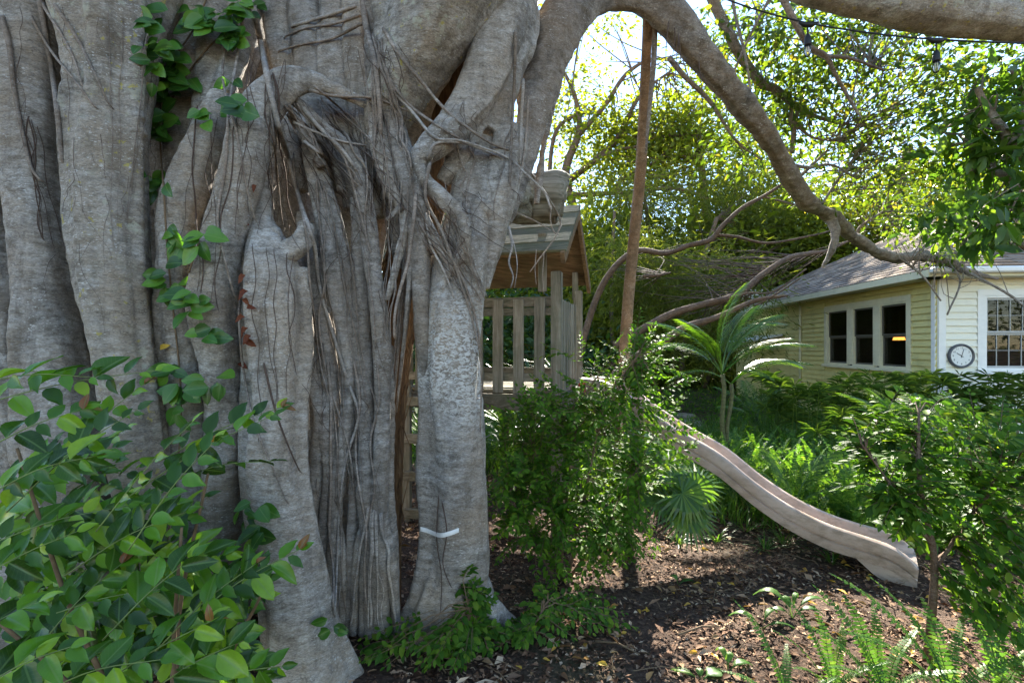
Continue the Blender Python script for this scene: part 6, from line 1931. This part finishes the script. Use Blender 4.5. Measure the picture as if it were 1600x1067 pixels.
seedling("palm seedling with low wide blade at the bottom edge", GP(1095, 1068), [(60, 35, .16, .03), (-50, 40, .14, .016), (10, 70, .1, .012)])
seedling("tiny palm seedling on the sunny mulch patch", GP(1060, 915), [(70, 45, .12, .014), (-30, 75, .12, .014)])

# ------------------------------------------------------------------ mulch and fallen leaves
def mulch():
    k = NT("bark_chip")
    r_ = k.rnd()
    col = k.ramp(r_, [(0, rgb(.032, .016, .009)), (.35, rgb(.095, .048, .027)), (.7, rgb(.21, .12, .07)), (.9, rgb(.36, .24, .15)), (1, rgb(.48, .36, .24))])
    mat = k.finish(k.pbr(col, .8, .12, k.bump(k.noise(k.coord((1, 1, 1)), 60, 4), .4, .004)))
    rs = np.random.RandomState(3)
    N = 74000
    y = 2.1 + 4.2 * rs.rand(N) ** 1.25; x = -1.9 + rs.rand(N) * 6.4
    s = (x - .66) * .575 + (y - 4.85) * .818
    bare = np.array([noise.noise((a * 2.1, b * 2.1, 9.0)) + .6 * noise.noise((a * 6, b * 6, 2.0)) for a, b in zip(x, y)])
    keep = (s < .75 + .25 * rs.rand(N)) & (rs.rand(N) < np.clip(.75 + 1.1 * bare, .12, 1))
    x, y = x[keep], y[keep]; n = len(x)
    z = np.array([ground_h(a, b) for a, b in zip(x, y)]) + rs.rand(n) ** 2 * .022 + .003
    az = rs.uniform(0, 6.283, n)
    d = np.c_[np.cos(az), np.sin(az), rs.normal(0, .22, n)]
    nr = np.c_[rs.normal(0, .35, n), rs.normal(0, .35, n), np.ones(n)]
    L = np.exp(rs.normal(-3.65, .45, n)); W = L * rs.uniform(.18, .6, n)
    tag(leaf_cloud("mulch", mat, np.c_[x, y, z], d, nr, L, W, rs.rand(n), fold=.25), "brown bark chips and dry leaf litter covering the ground", kind="stuff")
mulch()
def litter():
    rs = np.random.RandomState(31)
    N = 2600
    y = 2.1 + 4.0 * rs.rand(N) ** 1.2; x = -1.9 + rs.rand(N) * 6.2
    s = (x - .66) * .575 + (y - 4.85) * .818
    k_ = np.array([noise.noise((a * 1.7, b * 1.7, 4.0)) for a, b in zip(x, y)])
    keep = (s < .8) & (rs.rand(N) < .45 + 1.2 * k_)
    x, y = x[keep], y[keep]; n = len(x)
    mt = leaf_mat("dry_leaf", [(0, (.07, .035, .018)), (.5, (.16, .085, .042)), (.85, (.27, .17, .085)), (1, (.34, .25, .15))], .2, rough=.7, spec=.12)
    d = np.c_[rs.normal(0, 1, n), rs.normal(0, 1, n), rs.normal(0, .18, n)]
    ln = rs.uniform(.03, .075, n)
    tag(leaf_cloud("leaf_litter", mt, np.c_[x, y, .02 + .02 * rs.rand(n)], d, np.c_[rs.normal(0, .4, n), rs.normal(0, .4, n), np.ones(n)], ln, ln * rs.uniform(.35, .55, n), rs.rand(n), fold=.3, shape=8), "curled dry brown leaves drifted over the mulch", kind="stuff")
    tb = MB(); q = random.Random(6)
    for i in range(170):
        x0, y0 = q.uniform(-.6, 3.4), q.uniform(2.2, 4.4)
        if (x0 - .66) * .575 + (y0 - 4.85) * .818 > .5: continue
        a = q.uniform(0, 3.14); L = q.uniform(.06, .3)
        p = Vector((x0, y0, .025)); e = p + Vector((math.cos(a) * L, math.sin(a) * L, q.uniform(-.005, .02)))
        tb.tube([p, p.lerp(e, .5) + Vector((q.gauss(0, .01), q.gauss(0, .01), .012)), e], [.003, .0025, .0015], 4)
    tag(tb.build("dead_twigs", M['twig']), "scattered thin dead twigs lying on the mulch", kind="stuff")
litter()
q = random.Random(91)
yl = 0
while yl < 70:
    px, py = q.uniform(800, 1560), q.uniform(800, 1062)
    if px < 960 and py < 930: continue
    p = GP(px, py)
    o = place_leaf('yellow', p + Vector((0, 0, ground_h(p.x, p.y) + .022)), (q.gauss(0, 1), q.gauss(0, 1), .1), (q.gauss(0, .4), q.gauss(0, .4) - .2, 1), q.uniform(.035, .065), None, q.random(), "fallen_leaf")
    tag(o, "fallen yellow or orange leaf lying on the brown mulch", "fallen leaf", "fallen yellow leaves on the mulch")
    yl += 1
for i, (a, b) in enumerate((((1060, 1000), (1130, 985)), ((930, 1010), (1000, 1030)), ((1300, 1000), (1380, 985)), ((900, 905), (960, 880)), ((1330, 1045), (1420, 1050)))):
    p, p2 = GP(*a), GP(*b)
    m_ = MB(); m_.tube([p + Vector((0, 0, .03)), p.lerp(p2, .5) + Vector((.01, .02, .04)), p2 + Vector((0, 0, .025))], [.006, .005, .003], 6)
    tag(m_.build("fallen_twig", M['twig'], None, True), ["thin fallen twig lying in the slide's shadow band", "fallen twig on the mulch right of the creeper", "fallen twig lying beside the seedling with arching blades", "fallen twig at the foot of the bright shrub", "fallen twig among the sunlit ferns"][i], "twig", "fallen twigs")
